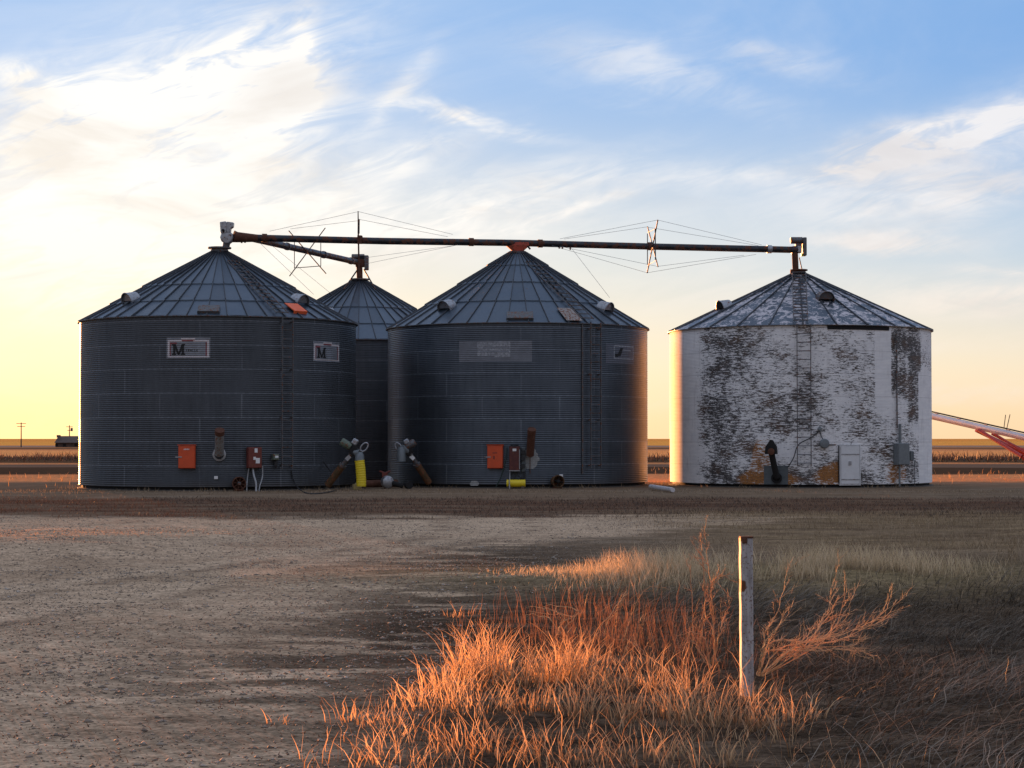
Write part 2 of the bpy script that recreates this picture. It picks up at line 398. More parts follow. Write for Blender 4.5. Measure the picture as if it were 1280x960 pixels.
G_fore = mat_grass('grass_straw', (.26,.13,.055,1), (.90,.58,.32,1), .48)
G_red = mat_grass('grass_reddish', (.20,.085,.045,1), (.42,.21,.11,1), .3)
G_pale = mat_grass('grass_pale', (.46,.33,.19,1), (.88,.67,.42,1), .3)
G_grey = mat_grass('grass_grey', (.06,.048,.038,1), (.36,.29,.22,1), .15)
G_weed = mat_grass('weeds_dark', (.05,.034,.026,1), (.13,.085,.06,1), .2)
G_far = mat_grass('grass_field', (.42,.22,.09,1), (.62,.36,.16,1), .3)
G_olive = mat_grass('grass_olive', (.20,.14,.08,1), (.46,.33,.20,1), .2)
G_twig = plain('dry_twig', (.50,.26,.12), .7, var=.25, scale=20)
G_twigp = plain('pale_twig', (.66,.39,.19), .7, var=.3, scale=20)

# ------------------------------------------------------------------ terrain
_LAT = np.random.default_rng(5).random((256, 256))
def vnoise(x, y):
    xi = np.floor(x).astype(int); yi = np.floor(y).astype(int); fx = x-xi; fy = y-yi
    fx = fx*fx*(3-2*fx); fy = fy*fy*(3-2*fy); g = lambda a, b: _LAT[(xi+a) & 255, (yi+b) & 255]
    return (g(0,0)*(1-fx)+g(1,0)*fx)*(1-fy)+(g(0,1)*(1-fx)+g(1,1)*fx)*fy
def fbm(x, y, s=1.0, o=4):
    r = 0; a = .5; tot = 0
    for k in range(o):
        r = r+a*vnoise(x*s+17.3*k, y*s+9.1*k); tot += a; s *= 2.07; a *= .55
    return r/tot-.5
def sst(x, a, b):
    k = np.clip((x-a)/(b-a), 0, 1); return k*k*(3-2*k)
def gau(x, y, cx, cy, rx, ry): return np.exp(-((x-cx)/rx)**2-((y-cy)/ry)**2)
BINS = {}
def hz(x, y):
    x = np.asarray(x, float); y = np.asarray(y, float)
    z = -1.4*sst(y, 95, 270)
    lx = sst(-x+.35*fbm(x, y, .6, 3)*6, 4.5, 7.5)*(1-sst(-x, 16, 22))
    z = z+lx*.16*sst(y, 26.5, 29.5)*(1-sst(y, 29.5, 38.5))
    z = z-.22*gau(x, y, 6.0, 17.5, 3.6, 3.5)+.10*gau(x, y, 3.2, 24.2, 5.5, 2.0)+.10*gau(x, y, 9, 28, 4, 3)
    z = z+.04*gau(x, y, .6, 13.6, 1.6, 2.2)
    near = 1-sst(y, 56, 62)*(1-sst(y, 84, 92))
    z = z+(.05*fbm(x, y, .15, 2)+.004*fbm(x, y, 2.2, 4)*(1-sst(y, 60, 200)))*(.12+.88*near)
    z = z+.25*fbm(x, y, .02, 3)*sst(y, 110, 240)
    return z
def fz(x, y): return float(hz(np.array([x]), np.array([y]))[0])

def ground_colour(x, y):
    """albedo, far ground with sunlight painted in: gravel, bare dirt, dead weeds, straw, stubble"""
    n1 = fbm(x, y, .5, 5); n2 = fbm(x*.35, y*1.6, 1.1, 5); n3 = fbm(x, y, 3.0, 4); n4 = fbm(x*.5+40, y*1.2, 2.4, 5)
    C = lambda a: np.array(a)[None, :]
    mix = lambda c, a, w: c*(1-w[:, None])+C(a)*w[:, None]
    n = len(x); c = np.tile(C((.155,.128,.105)), (n, 1))                      # packed dirt near the bins
    c = mix(c, (.20,.175,.15), sst(n2, .02, .12)*.7)
    # reddish dead weeds in two broken bands before the bins
    wr = sst(y+n1*8, 42, 46)*(1-sst(y+n1*5, 55, 58))*(.35+.65*sst(n2, -.10, .06))
    c = mix(c, (.105,.062,.047), wr*.85)
    # gravel drive, wide at the left, running away to the right
    xr = np.interp(y, [0, 12, 20, 28, 33, 38, 43, 47, 60], [-1.6,-1.5,-1.0,-.6,.6,3.5,6,4,-2])
    yf = np.interp(x, [-40,-8,0,5,14,40], [43,42.5,43,45,47,50])
    g = (1-sst(x+n2*3.0+n1*1.5, xr-.5, xr+.8))*(1-sst(y+n1*6, yf-1.2, yf+1.2))
    c = mix(c, (.39,.325,.265), g)
    c = mix(c, (.28,.225,.18), g*sst(n1+.35*n3, .03, .16)*.65)
    c = mix(c, (.42,.36,.30), g*np.clip(gau(x, y, 0, 39, 6, 4.5), 0, 1)*.6)
    for x0, x1, y0, y1 in ((-7.0,-.2,12,36),(-9.2,-2.0,12,34)):               # wheel tracks
        xc = np.interp(y, [y0, y1], [x0, x1]); c = mix(c, (.44,.375,.31), g*np.exp(-((x-xc+n1*.6)/.28)**2)*.6)
        c = mix(c, (.17,.135,.11), g*np.exp(-((x-xc-.55+n1*.6)/.22)**2)*sst(n2,-.05,.1)*.6)
    # dark trampled weeds creeping over the gravel edge, streaky
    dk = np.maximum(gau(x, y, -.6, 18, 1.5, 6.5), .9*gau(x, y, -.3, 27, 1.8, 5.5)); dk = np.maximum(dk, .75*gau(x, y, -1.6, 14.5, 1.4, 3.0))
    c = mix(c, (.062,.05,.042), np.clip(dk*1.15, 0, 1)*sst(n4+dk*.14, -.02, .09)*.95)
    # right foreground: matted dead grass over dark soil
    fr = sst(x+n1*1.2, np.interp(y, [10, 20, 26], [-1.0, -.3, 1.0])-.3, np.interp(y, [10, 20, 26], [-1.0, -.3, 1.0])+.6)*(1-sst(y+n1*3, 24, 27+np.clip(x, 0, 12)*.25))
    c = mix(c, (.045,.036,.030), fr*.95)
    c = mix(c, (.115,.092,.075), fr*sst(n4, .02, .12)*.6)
    pg = gau(x, y, 3.4, 24.3, 4.6, 2.2); c = mix(c, (.20,.175,.115), np.clip(pg*1.3, 0, 1)*.8)
    # olive straw flat between the drive and the weeds, right
    ol = sst(x, 1.5, 5)*sst(y+n1*4, 26, 31)*(1-sst(y+n1*3, 45, 48)); c = mix(c, (.205,.165,.11), ol*.75*(.5+.5*sst(n2,-.08,.08)))
    c = mix(c, (.075,.055,.045), ol*sst(n4, .04, .12)*.55)
    c = mix(c, (.10,.065,.05), sst(x,0,4)*gau(x*0, y+n1*3, 0, 51, 1, 2.2)*.6)
    # behind the bins: orange sunlight painted into strip and straw; dark bands, road
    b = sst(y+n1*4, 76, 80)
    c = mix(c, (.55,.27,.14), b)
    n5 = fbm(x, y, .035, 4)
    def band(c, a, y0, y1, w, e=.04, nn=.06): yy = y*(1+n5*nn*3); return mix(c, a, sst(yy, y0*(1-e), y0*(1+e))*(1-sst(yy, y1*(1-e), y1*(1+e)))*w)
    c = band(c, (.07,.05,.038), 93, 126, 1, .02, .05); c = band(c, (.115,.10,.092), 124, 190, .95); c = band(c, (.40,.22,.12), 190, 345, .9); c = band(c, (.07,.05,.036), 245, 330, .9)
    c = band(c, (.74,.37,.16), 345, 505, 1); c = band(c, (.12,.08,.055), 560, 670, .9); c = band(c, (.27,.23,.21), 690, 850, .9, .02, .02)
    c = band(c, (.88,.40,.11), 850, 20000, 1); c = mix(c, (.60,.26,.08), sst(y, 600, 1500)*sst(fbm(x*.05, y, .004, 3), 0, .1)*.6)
    k = 1+.35*n3+.35*fbm(x, y, 9, 3)
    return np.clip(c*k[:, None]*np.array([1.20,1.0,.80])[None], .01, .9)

def build_ground():
    xs = list(np.arange(-15, 15.01, .1)); st = .1
    while xs[-1] < 9000: st *= 1.13; xs.append(xs[-1]+st); xs.insert(0, xs[0]-st)
    ys = [9.0]
    while ys[-1] < 14000:
        y = ys[-1]; ys.append(y+(max(.06, y*.0042) if y < 110 else y*.012))
    st = .1
    while ys[0] > -300: st *= 1.3; ys.insert(0, ys[0]-st)
    X, Y = np.meshgrid(np.array(xs), np.array(ys)); nx = len(xs); ny = len(ys)
    x = X.ravel(); y = Y.ravel(); z = hz(x, y)
    fine = (1-sst(y, 20, 60))*(1-sst(np.abs(x), 13, 16)); z = z+fine*(.002*fbm(x, y, 7, 3))
    co = np.stack([x, y, z], 1)
    i = np.arange((nx-1)*(ny-1)); r = i//(nx-1); q = i % (nx-1); a = r*nx+q
    fa = np.stack([a, a+1, a+nx+1, a+nx], 1)
    o = np_mesh('ground', co, fa, None)
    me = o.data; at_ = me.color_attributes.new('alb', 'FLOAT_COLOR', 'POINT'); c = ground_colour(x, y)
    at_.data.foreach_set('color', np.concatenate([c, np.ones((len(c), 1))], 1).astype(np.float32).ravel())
    smooth(me)
    pr = np.clip(sst(-x+fbm(x, y, .6, 3)*5, 4.2, 7.0)*(gau(x*0, y+fbm(x,y,.5,3)*3, 0, 34.0, 1, 2.8)+.35*gau(x*0, y+fbm(x,y,.5,3)*2, 0, 27.6, 1, .8)), 0, 1)*sst(fbm(x, y, 1.7, 4), -.12, .06)
    ra = me.attributes.new('rough', 'FLOAT', 'POINT'); ra.data.foreach_set('value', pr.astype(np.float32))
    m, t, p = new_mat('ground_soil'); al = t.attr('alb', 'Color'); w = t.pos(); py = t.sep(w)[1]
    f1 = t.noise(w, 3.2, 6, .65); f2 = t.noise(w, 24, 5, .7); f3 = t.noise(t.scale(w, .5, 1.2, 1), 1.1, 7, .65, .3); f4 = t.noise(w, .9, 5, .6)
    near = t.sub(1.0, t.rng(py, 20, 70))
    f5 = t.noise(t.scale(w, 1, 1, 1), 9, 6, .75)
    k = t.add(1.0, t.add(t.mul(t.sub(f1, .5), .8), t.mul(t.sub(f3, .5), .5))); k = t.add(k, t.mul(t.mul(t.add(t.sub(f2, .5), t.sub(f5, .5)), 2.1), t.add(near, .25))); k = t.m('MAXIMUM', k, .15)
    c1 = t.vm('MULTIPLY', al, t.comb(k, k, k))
    vo = t.n.new('ShaderNodeTexVoronoi'); vo.inputs['Scale'].default_value = 42; t.put(vo.inputs['Vector'], w)
    pebc = t.mul(t.m('LESS_THAN', vo.outputs['Distance'], .22), t.m('GREATER_THAN', t.sep(vo.outputs['Color'])[0], .80))
    c1 = t.mix(t.mul(t.mul(pebc, near), .55), c1, t.mix(t.sep(vo.outputs['Color'])[1], (.09,.075,.065,1), (.33,.29,.25,1)))
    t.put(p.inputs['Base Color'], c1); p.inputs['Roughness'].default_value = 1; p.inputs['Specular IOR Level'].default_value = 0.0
    h = t.add(t.mul(f1, .25), t.add(t.mul(f2, .4), t.mul(pebc, .2)))
    bn = t.bump(h, .25, .012); far = t.mul(t.rng(py, 66, 90), t.rng(t.sep(al)[0], .18, .42, .04, 1)); far = t.m('MAXIMUM', far, t.mul(t.attr('rough'), .9))
    nz = t.n.new('ShaderNodeTexNoise'); nz.inputs['Scale'].default_value = 4.0; nz.inputs['Detail'].default_value = 3; t.put(nz.inputs['Vector'], w)
    tilt = t.vm('MULTIPLY', t.vm('SUBTRACT', nz.outputs['Color'], (.5,.5,.5)), (3.6, 3.6, 0))       # rough stubble stands up out of the far fields
    t.put(p.inputs['Normal'], t.vm('NORMALIZE', t.vm('ADD', bn, t.vm('MULTIPLY', tilt, t.comb(far, far, far)))))
    me.materials.clear(); me.materials.append(m); o['kind'] = 'structure'
    return o

def np_mesh(name, co, faces, mat, tris=None):
    me = bpy.data.meshes.new(name); me.vertices.add(len(co)); me.vertices.foreach_set('co', co.astype(np.float32).ravel())
    nq = len(faces); nt = 0 if tris is None else len(tris)
    loops = faces.ravel() if tris is None else np.concatenate([faces.ravel(), tris.ravel()])
    me.loops.add(len(loops)); me.loops.foreach_set('vertex_index', loops.astype(np.int32))
    ls = np.concatenate([np.arange(nq)*4, nq*4+np.arange(nt)*3]); me.polygons.add(nq+nt)
    me.polygons.foreach_set('loop_start', ls.astype(np.int32))
    me.update(calc_edges=True); me.validate()
    if mat: me.materials.append(mat)
    o = bpy.data.objects.new(name, me); sc.collection.objects.link(o); ORG[o.name] = Vector((0,0,0)); return o
ground = build_ground()

# ------------------------------------------------------------------ vegetation
def blades(name, mat, x, y, H, W, lean, az, seg=3, sink=.02, flat=0.0, v=None, droop=.0):
    """one mesh of tapered bent ribbons standing on the terrain"""
    n = len(x); z = hz(x, y)-sink
    t = np.linspace(0, 1, seg+1)
    bx, by = np.cos(az), np.sin(az); fa = RNG.random(n)*PI; wx, wy = np.cos(fa), np.sin(fa)
    vs = []
    for k in range(seg+1):
        hh = H*np.sqrt(np.clip(1-(lean*.75)**2, .05, 1))*(t[k]-droop*t[k]**3); off = H*lean*t[k]**1.7
        kink = (RNG.random(n)-.5)*H*.10*(t[k] > 0)
        cx = x+bx*off-by*kink; cy = y+by*off+bx*kink; cz = z+hh+flat*t[k]*0
        w = W*(1-t[k]*.85)/2
        if k < seg: vs += [np.stack([cx-wx*w, cy-wy*w, cz], 1), np.stack([cx+wx*w, cy+wy*w, cz], 1)]
        else: vs += [np.stack([cx, cy, cz], 1)]
    m = 2*seg+1; co = np.stack(vs, 1).reshape(-1, 3); b = np.arange(n)*m
    qs = np.concatenate([np.stack([b+2*k, b+2*k+1, b+2*k+3, b+2*k+2], 1) for k in range(seg-1)])
    tr = np.stack([b+2*seg-2, b+2*seg-1, b+2*seg], 1)
    o = np_mesh(name, co, qs, mat, tr); me = o.data
    vv = RNG.random(n) if v is None else v
    a = me.attributes.new('v', 'FLOAT', 'POINT'); a.data.foreach_set('value', np.repeat(vv, m).astype(np.float32))
    hv = np.concatenate([np.repeat(t[:-1], 2), [1.0]]); a = me.attributes.new('h', 'FLOAT', 'POINT'); a.data.foreach_set('value', np.tile(hv, n).astype(np.float32))
    smooth(me); o['kind'] = 'stuff'; return o
def scatter(n, dens, x0, x1, y0, y1):
    x = x0+(x1-x0)*RNG.random(n*4); y = y0+(y1-y0)*RNG.random(n*4); k = RNG.random(n*4) < dens(x, y); return x[k][:n], y[k][:n]
def clumps(cx, cy, cr, per):
    x = np.repeat(cx, per); y = np.repeat(cy, per); r = np.repeat(cr, per)*np.sqrt(RNG.random(len(x))); a = RNG.random(len(x))*2*PI
    return x+r*np.cos(a), y+r*np.sin(a), a, r/np.repeat(cr, per)

# sunlit straw in the foreground
def fore_d(x, y):
    left = np.interp(y, [9.5, 12, 13.5, 15, 17], [-1.3,-1.15,-.75,-.3,.2]); right = np.interp(y, [9.5, 12, 13.5, 15, 17], [2.2,1.75,1.75,1.5,1.3])
    return sst(x+fbm(x,y,2,3)*.6, left, left+.5)*(1-sst(x+fbm(x,y,2,3)*.6, right-.5, right))*(1-sst(y, 15, 17.2))*(.25+.75*sst(fbm(x, y, 1.6, 3), -.12, .10))
x, y = scatter(1700, fore_d, -2, 2.4, 9.5, 17.2); n = len(x)
blades('straw_grass', G_fore, x, y, .08+.22*RNG.random(n)**1.3, .0065, .25+.45*RNG.random(n), RNG.random(n)*2*PI, 3, droop=.15)['label'] = 'short sunlit straw grass filling the foreground left of the post'
cc = []
for px, py, r, n_, h in ((560,868,.22,150,.40),(585,850,.15,220,.60),(614,850,.14,210,.60),(640,862,.2,160,.48),(540,890,.2,110,.34),(590,895,.25,150,.42),(690,858,.14,150,.50),(712,852,.12,160,.62),
        (735,858,.16,120,.5),(665,895,.15,120,.34),(722,900,.17,130,.40),(785,905,.16,120,.40),(838,900,.15,120,.40),(880,908,.22,150,.45),(925,910,.2,120,.34),(965,915,.2,110,.30),
        (440,905,.18,70,.28),(480,910,.16,70,.25),(510,880,.12,50,.26),(350,905,.1,25,.16),(600,945,.25,110,.30),(705,955,.22,110,.32),(800,950,.22,110,.32),(900,955,.2,100,.30),(510,950,.25,60,.24),(1000,900,.16,90,.3),(940,880,.14,90,.3),(860,870,.14,90,.34),(820,868,.12,60,.38),(770,868,.14,80,.4),(560,770,.12,26,.22),(585,768,.14,30,.26),(600,780,.1,20,.2)):
    g = gnd(px, py); cc.append((g.x, g.y, r, n_, h))
X = []; Y = []; A = []; RR = []; HH = []; IDC = []
for g in cc:
    n_ = int(g[3]*.5); a, b, c, d = clumps(np.array([g[0]]), np.array([g[1]]), np.array([g[2]]), n_); X.append(a); Y.append(b); A.append(c+RNG.normal(0,.5,n_)); RR.append(d); HH.append(g[4]*(.40+.75*RNG.random(n_)**1.3)); IDC += [len(X)-1]*n_
X, Y, A, RR, HH = map(np.concatenate, (X, Y, A, RR, HH)); n = len(X)
blades('straw_clumps', G_fore, X, Y, HH*.92, .004+.009*RNG.random(n)**1.5, .10+.55*RR*RNG.random(n)+.30*RNG.random(n)**2, A, 5, droop=.25, v=np.clip(RNG.random(n)*.7+RNG.random(len(cc))[IDC]*.4-.05, 0, 1))['label'] = 'tall sunlit orange straw clumps along the bottom foreground'
# finer reddish stalks behind them
k = np.concatenate([np.array([c_[0]+RNG.normal(0, c_[2]*.6), c_[1]+RNG.normal(0, c_[2]*.6)])[None] for c_ in cc if c_[2] > .13 and c_[3] > 100 for _ in range(9)]); n = len(k)
blades('straw_stalks', G_fore, k[:,0], k[:,1], .34+.30*RNG.random(n)**2, .0065, .15+.5*RNG.random(n), RNG.random(n)*2*PI, 6, droop=.22)['label'] = 'long bent straw stalks rising over the foreground clumps'
def red_d(x, y): return (gau(x, y, .95, 17.2, 1.0, 2.3)+.12*gau(x, y, 1.9, 15.0, .7, 2.0))*(1-sst(x, 1.5, 2.2))*(.3+.7*sst(fbm(x, y, 2.2, 3), -.1, .1))
x, y = scatter(1700, red_d, -.5, 3.2, 12.5, 21); n = len(x)
blades('reddish_stalks', G_red, x, y, .14+.30*RNG.random(n)**1.4, .0055, .05+.35*RNG.random(n), RNG.random(n)*2*PI, 4)['label'] = 'thin reddish dead stalks behind the foreground straw'
def pale_d(x, y):
    f = fbm(x, y, .9, 3); return (gau(x, y, 2.3, 24.0, 2.0, 1.3)+.75*gau(x, y, 4.0, 24.2, 1.2, 1.2)+.5*gau(x, y, .3, 23.6, .7, 1.2))*sst(f, -.10, .12)*(.25+.75*sst(x, -.3, 1.2))*sst(x, -.7, .0)
x, y = scatter(21000, pale_d, -1, 8.5, 20.5, 28.5); n = len(x)
blades('pale_grass', G_pale, x, y, .05+.07*sst(x, .2, 1.4)+(.10+.24*sst(x, .2, 1.6))*RNG.random(n)*np.clip(gau(x, y, 3, 24.3, 2.6, 3)+.35, 0, 1), .008, .15+.4*RNG.random(n), RNG.random(n)*2*PI, 3, droop=.1)['label'] = 'pale bleached grass standing in the shade beyond the post'
def olive_d(x, y): return sst(x, 1.2, 5.5)*sst(y, 25, 29)*(1-sst(y, 43, 48))*(.15+.85*sst(fbm(x*.5, y, .8, 3), -.05, .12))+gau(x, y, 8.2, 25, 1.8, 2.5)
x, y = scatter(16000, olive_d, 1, 17, 22, 48); n = len(x)
blades('olive_grass', G_olive, x, y, .05+.13*RNG.random(n)+.16*gau(x, y, 8.2, 25, 2, 2.5), .011, .2+.4*RNG.random(n), RNG.random(n)*2*PI, 3)['label'] = 'thin olive straw over the flat between post and white bin'
# matted fallen grass, right foreground
def mat_d(x, y): return sst(x+fbm(x,y,1,3), np.interp(y,[10,14,20],[1.2,1.2,.3]), np.interp(y,[10,14,20],[2.2,2.4,1.8]))*(1-sst(y, 21, 24+np.clip(x-4,0,5)*.4))*(.35+.65*sst(fbm(x, y, 1.2, 3), -.1, .12))
x, y = scatter(13000, mat_d, .2, 9.5, 9.5, 27); n = len(x)
az = R_(-25)+fbm(x, y, .45, 3)*7.5+RNG.normal(0, .5, n)
blades('matted_grass', G_grey, x, y, .22+.5*RNG.random(n)**1.5, .0075,   .88+.40*RNG.random(n), az, 5, droop=.55, sink=.0)['label'] = 'fallen grey grass matted over the dark hollow at right'
x, y = scatter(1500, mat_d, .2, 7, 9.5, 19); n = len(x)
blades('dead_stems', G_grey, x, y, .12+.26*RNG.random(n), .005, .15+.6*RNG.random(n), RNG.random(n)*2*PI, 4, droop=.1)['label'] = 'short grey dead stems poking through the matted grass'
# low dark weeds over the dirt and the gravel edge
def weed_d(x, y):
    e = np.maximum(gau(x, y, -.6, 18, 1.5, 6.5), gau(x, y, -.3, 27, 1.9, 5.5)); r_ = sst(x, -.6, .6)*(1-sst(y, 23, 27))
    return np.clip(np.maximum(e*sst(fbm(x*.5+40, y*1.2, 2.4, 5)+e*.14, -.02, .09), r_*.8), 0, 1)
x, y = scatter(15000, weed_d, -4, 7, 10, 36); n = len(x)
blades('dark_weeds', G_weed, x, y, .02+.06*RNG.random(n), .009, .4+.5*RNG.random(n), RNG.random(n)*2*PI, 2)['label'] = 'low dark weeds creeping over the edge of the gravel'
def strip_d(x, y):
    n1 = fbm(x, y, .5, 5); n2 = fbm(x*.35, y*1.6, 1.1, 5); return sst(y+n1*8, 42, 46)*(1-sst(y+n1*5, 55, 58))*(.25+.75*sst(n2, -.10, .06))
x, y = scatter(26000, strip_d, -17, 18, 40, 60); n = len(x)
blades('weed_strip', G_weed, x, y, .04+.08*RNG.random(n), .017, .3+.5*RNG.random(n), RNG.random(n)*2*PI, 2)['label'] = 'brown dead weeds in a strip before the grain bins'
x, y = scatter(5000, lambda x, y: .12+.88*gau(x*0, y, 0, 63.3, 1, 1.6), -17, 18, 57, 66); n = len(x)
blades('dry_tufts', G_olive, x, y, .04+.09*RNG.random(n), .017, .3+.4*RNG.random(n), RNG.random(n)*2*PI, 2)['label'] = 'sparse dry tufts on the dirt at the foot of the bins'
_a = RNG.random(4200)*2*PI; _i = RNG.integers(0, 3, 4200); _c = np.array([(-10.54,69.0),(.21,72.6),(10.9,72.8)])[_i]; _r = 4.97+RNG.random(4200)**2*.7; _k = fbm(_a*3+_i*7, _a*0, 1.0, 3) > -.06
x = (_c[:,0]+_r*np.sin(_a))[_k]; y = (_c[:,1]-_r*np.cos(_a))[_k]; n = len(x)
blades('wall_weeds', G_olive, x, y, .05+.20*RNG.random(n)**2, .016, .2+.5*RNG.random(n), RNG.random(n)*2*PI, 3)['label'] = 'ragged dry weeds growing against the bin walls'
x, y = scatter(1300, lambda x, y: sst(-x+fbm(x, y, .6, 3)*5, 4.2, 7.0)*(gau(x*0, y, 0, 34.2, 1, 2.2)), -14, -3, 26, 40); n = len(x)  # straw added on bare gravel so the patch catches sunlight
blades('patch_straw', G_far, x, y, .012+.03*RNG.random(n), .010, .3+.6*RNG.random(n), RNG.random(n)*2*PI, 2, sink=.003)['label'] = 'straw stubble added to make the gravel at left look sunlit'
def back_d(x, y): return gau(x, y, -24, 82, 16, 4)+gau(x, y, 25, 88, 12, 7)*.7+gau(x, y, -17.2, 72, 1.0, 2.0)*1.0+gau(x*0, y, 0, 420, 1, 60)*.5+gau(x, y, 9.8, 100, 3, 10)*.5
x, y = scatter(34000, back_d, -95, 95, 66, 500); n = len(x)
blades('field_straw', G_far, x, y, .10+.28*RNG.random(n), .028, .2+.4*RNG.random(n), RNG.random(n)*2*PI, 2)['label'] = 'sunlit orange straw on the ground behind the bins'
def ditch_d(x, y): return gau(x*0, y, 0, 292, 1, 26)
x, y = scatter(9000, ditch_d, -85, 85, 230, 350); n = len(x)
blades('ditch_weeds', G_weed, x, y, (.2+.8*RNG.random(n)**2)*(.5+1.2*sst(fbm(x, y, .08, 3), -.1, .15)), .16, .2+.4*RNG.random(n), RNG.random(n)*2*PI, 2)['label'] = 'dark weeds lining the ditch far behind the bins'
# loose stones on the gravel
def stone_mat():
    m, t, p = new_mat('stone'); v = t.attr('v'); c = t.mix(t.rng(v, 0, .7, smooth=False), (.15,.12,.095,1), (.33,.27,.215,1)); c = t.mix(t.rng(v, .8, 1.0), c, (.46,.40,.34,1))
    t.put(p.inputs['Base Color'], c); p.inputs['Roughness'].default_value = .95; p.inputs['Specular IOR Level'].default_value = .1; return m
x, y = scatter(14000, lambda x, y: (x < np.interp(y, [10, 20, 34, 45], [-.4,0,2,8]))*(.1+.9*sst(fbm(x, y, 1.1, 4), -.02, .14)), -12, 8, 10, 46); n = len(x)
blades('gravel_litter', G_weed, x, y, .008+.028*RNG.random(n)**2, .010, .5+.5*RNG.random(n), RNG.random(n)*2*PI, 2, sink=.002)['label'] = 'bits of dead weed scattered over the gravel drive'
def stones():
    X, Y = scatter(42000, lambda x, y: (x < np.interp(y, [10, 20, 34, 45], [-.6,-.3,1.6,7])+fbm(x,y,1,3)*2)*np.clip(1.25-y/42, .12, 1)*(.35+.65*sst(fbm(x, y, .9, 4), -.12, .1))*(np.abs(x) < y*.31), -13, 8, 9.5, 44); n = len(X)
    base = np.array([(1,0,0),(0,1,0),(-1,0,0),(0,-1,0),(.3,.2,.75),(-.1,-.2,-.6)]); fc = np.array([(0,1,4),(1,2,4),(2,3,4),(3,0,4),(1,0,5),(2,1,5),(3,2,5),(0,3,5)])
    s = (.005+.005*RNG.random(n)+.020*RNG.random(n)**9)[:, None, None]; jit = 1+.5*(RNG.random((n, 6, 3))-.5); a = RNG.random(n)*2*PI
    P = base[None]*jit*s*np.array([1.2,.9,.75]); x = P[:,:,0]*np.cos(a)[:,None]-P[:,:,1]*np.sin(a)[:,None]; y = P[:,:,0]*np.sin(a)[:,None]+P[:,:,1]*np.cos(a)[:,None]
    co = np.stack([x+X[:,None], y+Y[:,None], P[:,:,2]+(hz(X, Y)+.003)[:,None]], 2).reshape(-1, 3); fa = (fc[None]+6*np.arange(n)[:,None,None]).reshape(-1, 3)
    o = np_mesh('gravel_stones', co, np.zeros((0,4), int), stone_mat(), fa); a = o.data.attributes.new('v', 'FLOAT', 'POINT'); a.data.foreach_set('value', np.repeat(RNG.random(n), 6).astype(np.float32)); o['kind'] = 'stuff'
    o['label'] = 'loose pale stones scattered over the gravel drive'
stones()

# ------------------------------------------------------------------ grain bins
class Bin:
    def __init__(s, cx_px, D, R, H, pitch, base=0.0):
        c = at(cx_px, 548, D); s.cx, s.cy, s.R, s.H, s.pitch, s.z0 = c.x, D, R, H, R_(pitch), base
    def P(s, a, r, z): return Vector((s.cx+r*sin(a), s.cy-r*cos(a), z))
    def hit(s, px, py, off=0.0):
        """angle and height of the wall point seen at a pixel"""
        r = ray(px, py); ox, oy = -s.cx, -s.cy; R = s.R+off
        a = r.x*r.x+r.y*r.y; b = 2*(ox*r.x+oy*r.y); c = ox*ox+oy*oy-R*R; q = b*b-4*a*c
        k = (-b-math.sqrt(max(q, 0)))/(2*a); x = r.x*k; y = r.y*k
        return math.atan2(x-s.cx, s.cy-y), EYE+r.z*k
    def M(s, a):
        """columns: along the wall (right), outwards, up"""
        return Matrix(((cos(a), sin(a), 0), (sin(a), -cos(a), 0), (0, 0, 1)))
    def roofz(s, r): return s.H+(s.R-r)*math.tan(s.pitch)
def uvmesh(o, uvs):
    l = o.data.uv_layers.new(name='UVMap'); idx = np.zeros(len(o.data.loops), np.int32); o.data.loops.foreach_get('vertex_index', idx)
    l.data.foreach_set('uv', np.array(uvs, np.float32)[idx].ravel())
def wallmesh(b, name, mat, root, pitchc=.0676, amp=.0085, n=160, z0=.13):
    zs = np.arange(z0, b.H-.0+1e-6, pitchc/4); m = MB(); rows = []; uv = []
    for z in zs:
        r = b.R+amp*math.sin(2*PI*z/pitchc)
        rows.append([b.P(-PI+2*PI*k/n, r, z) for k in range(n+1)]); uv += [((-PI+2*PI*k/n)*b.R, z) for k in range(n+1)]
    m.face_grid(rows); o = m.build(name, mat, root, sm=180); uvmesh(o, uv); return o
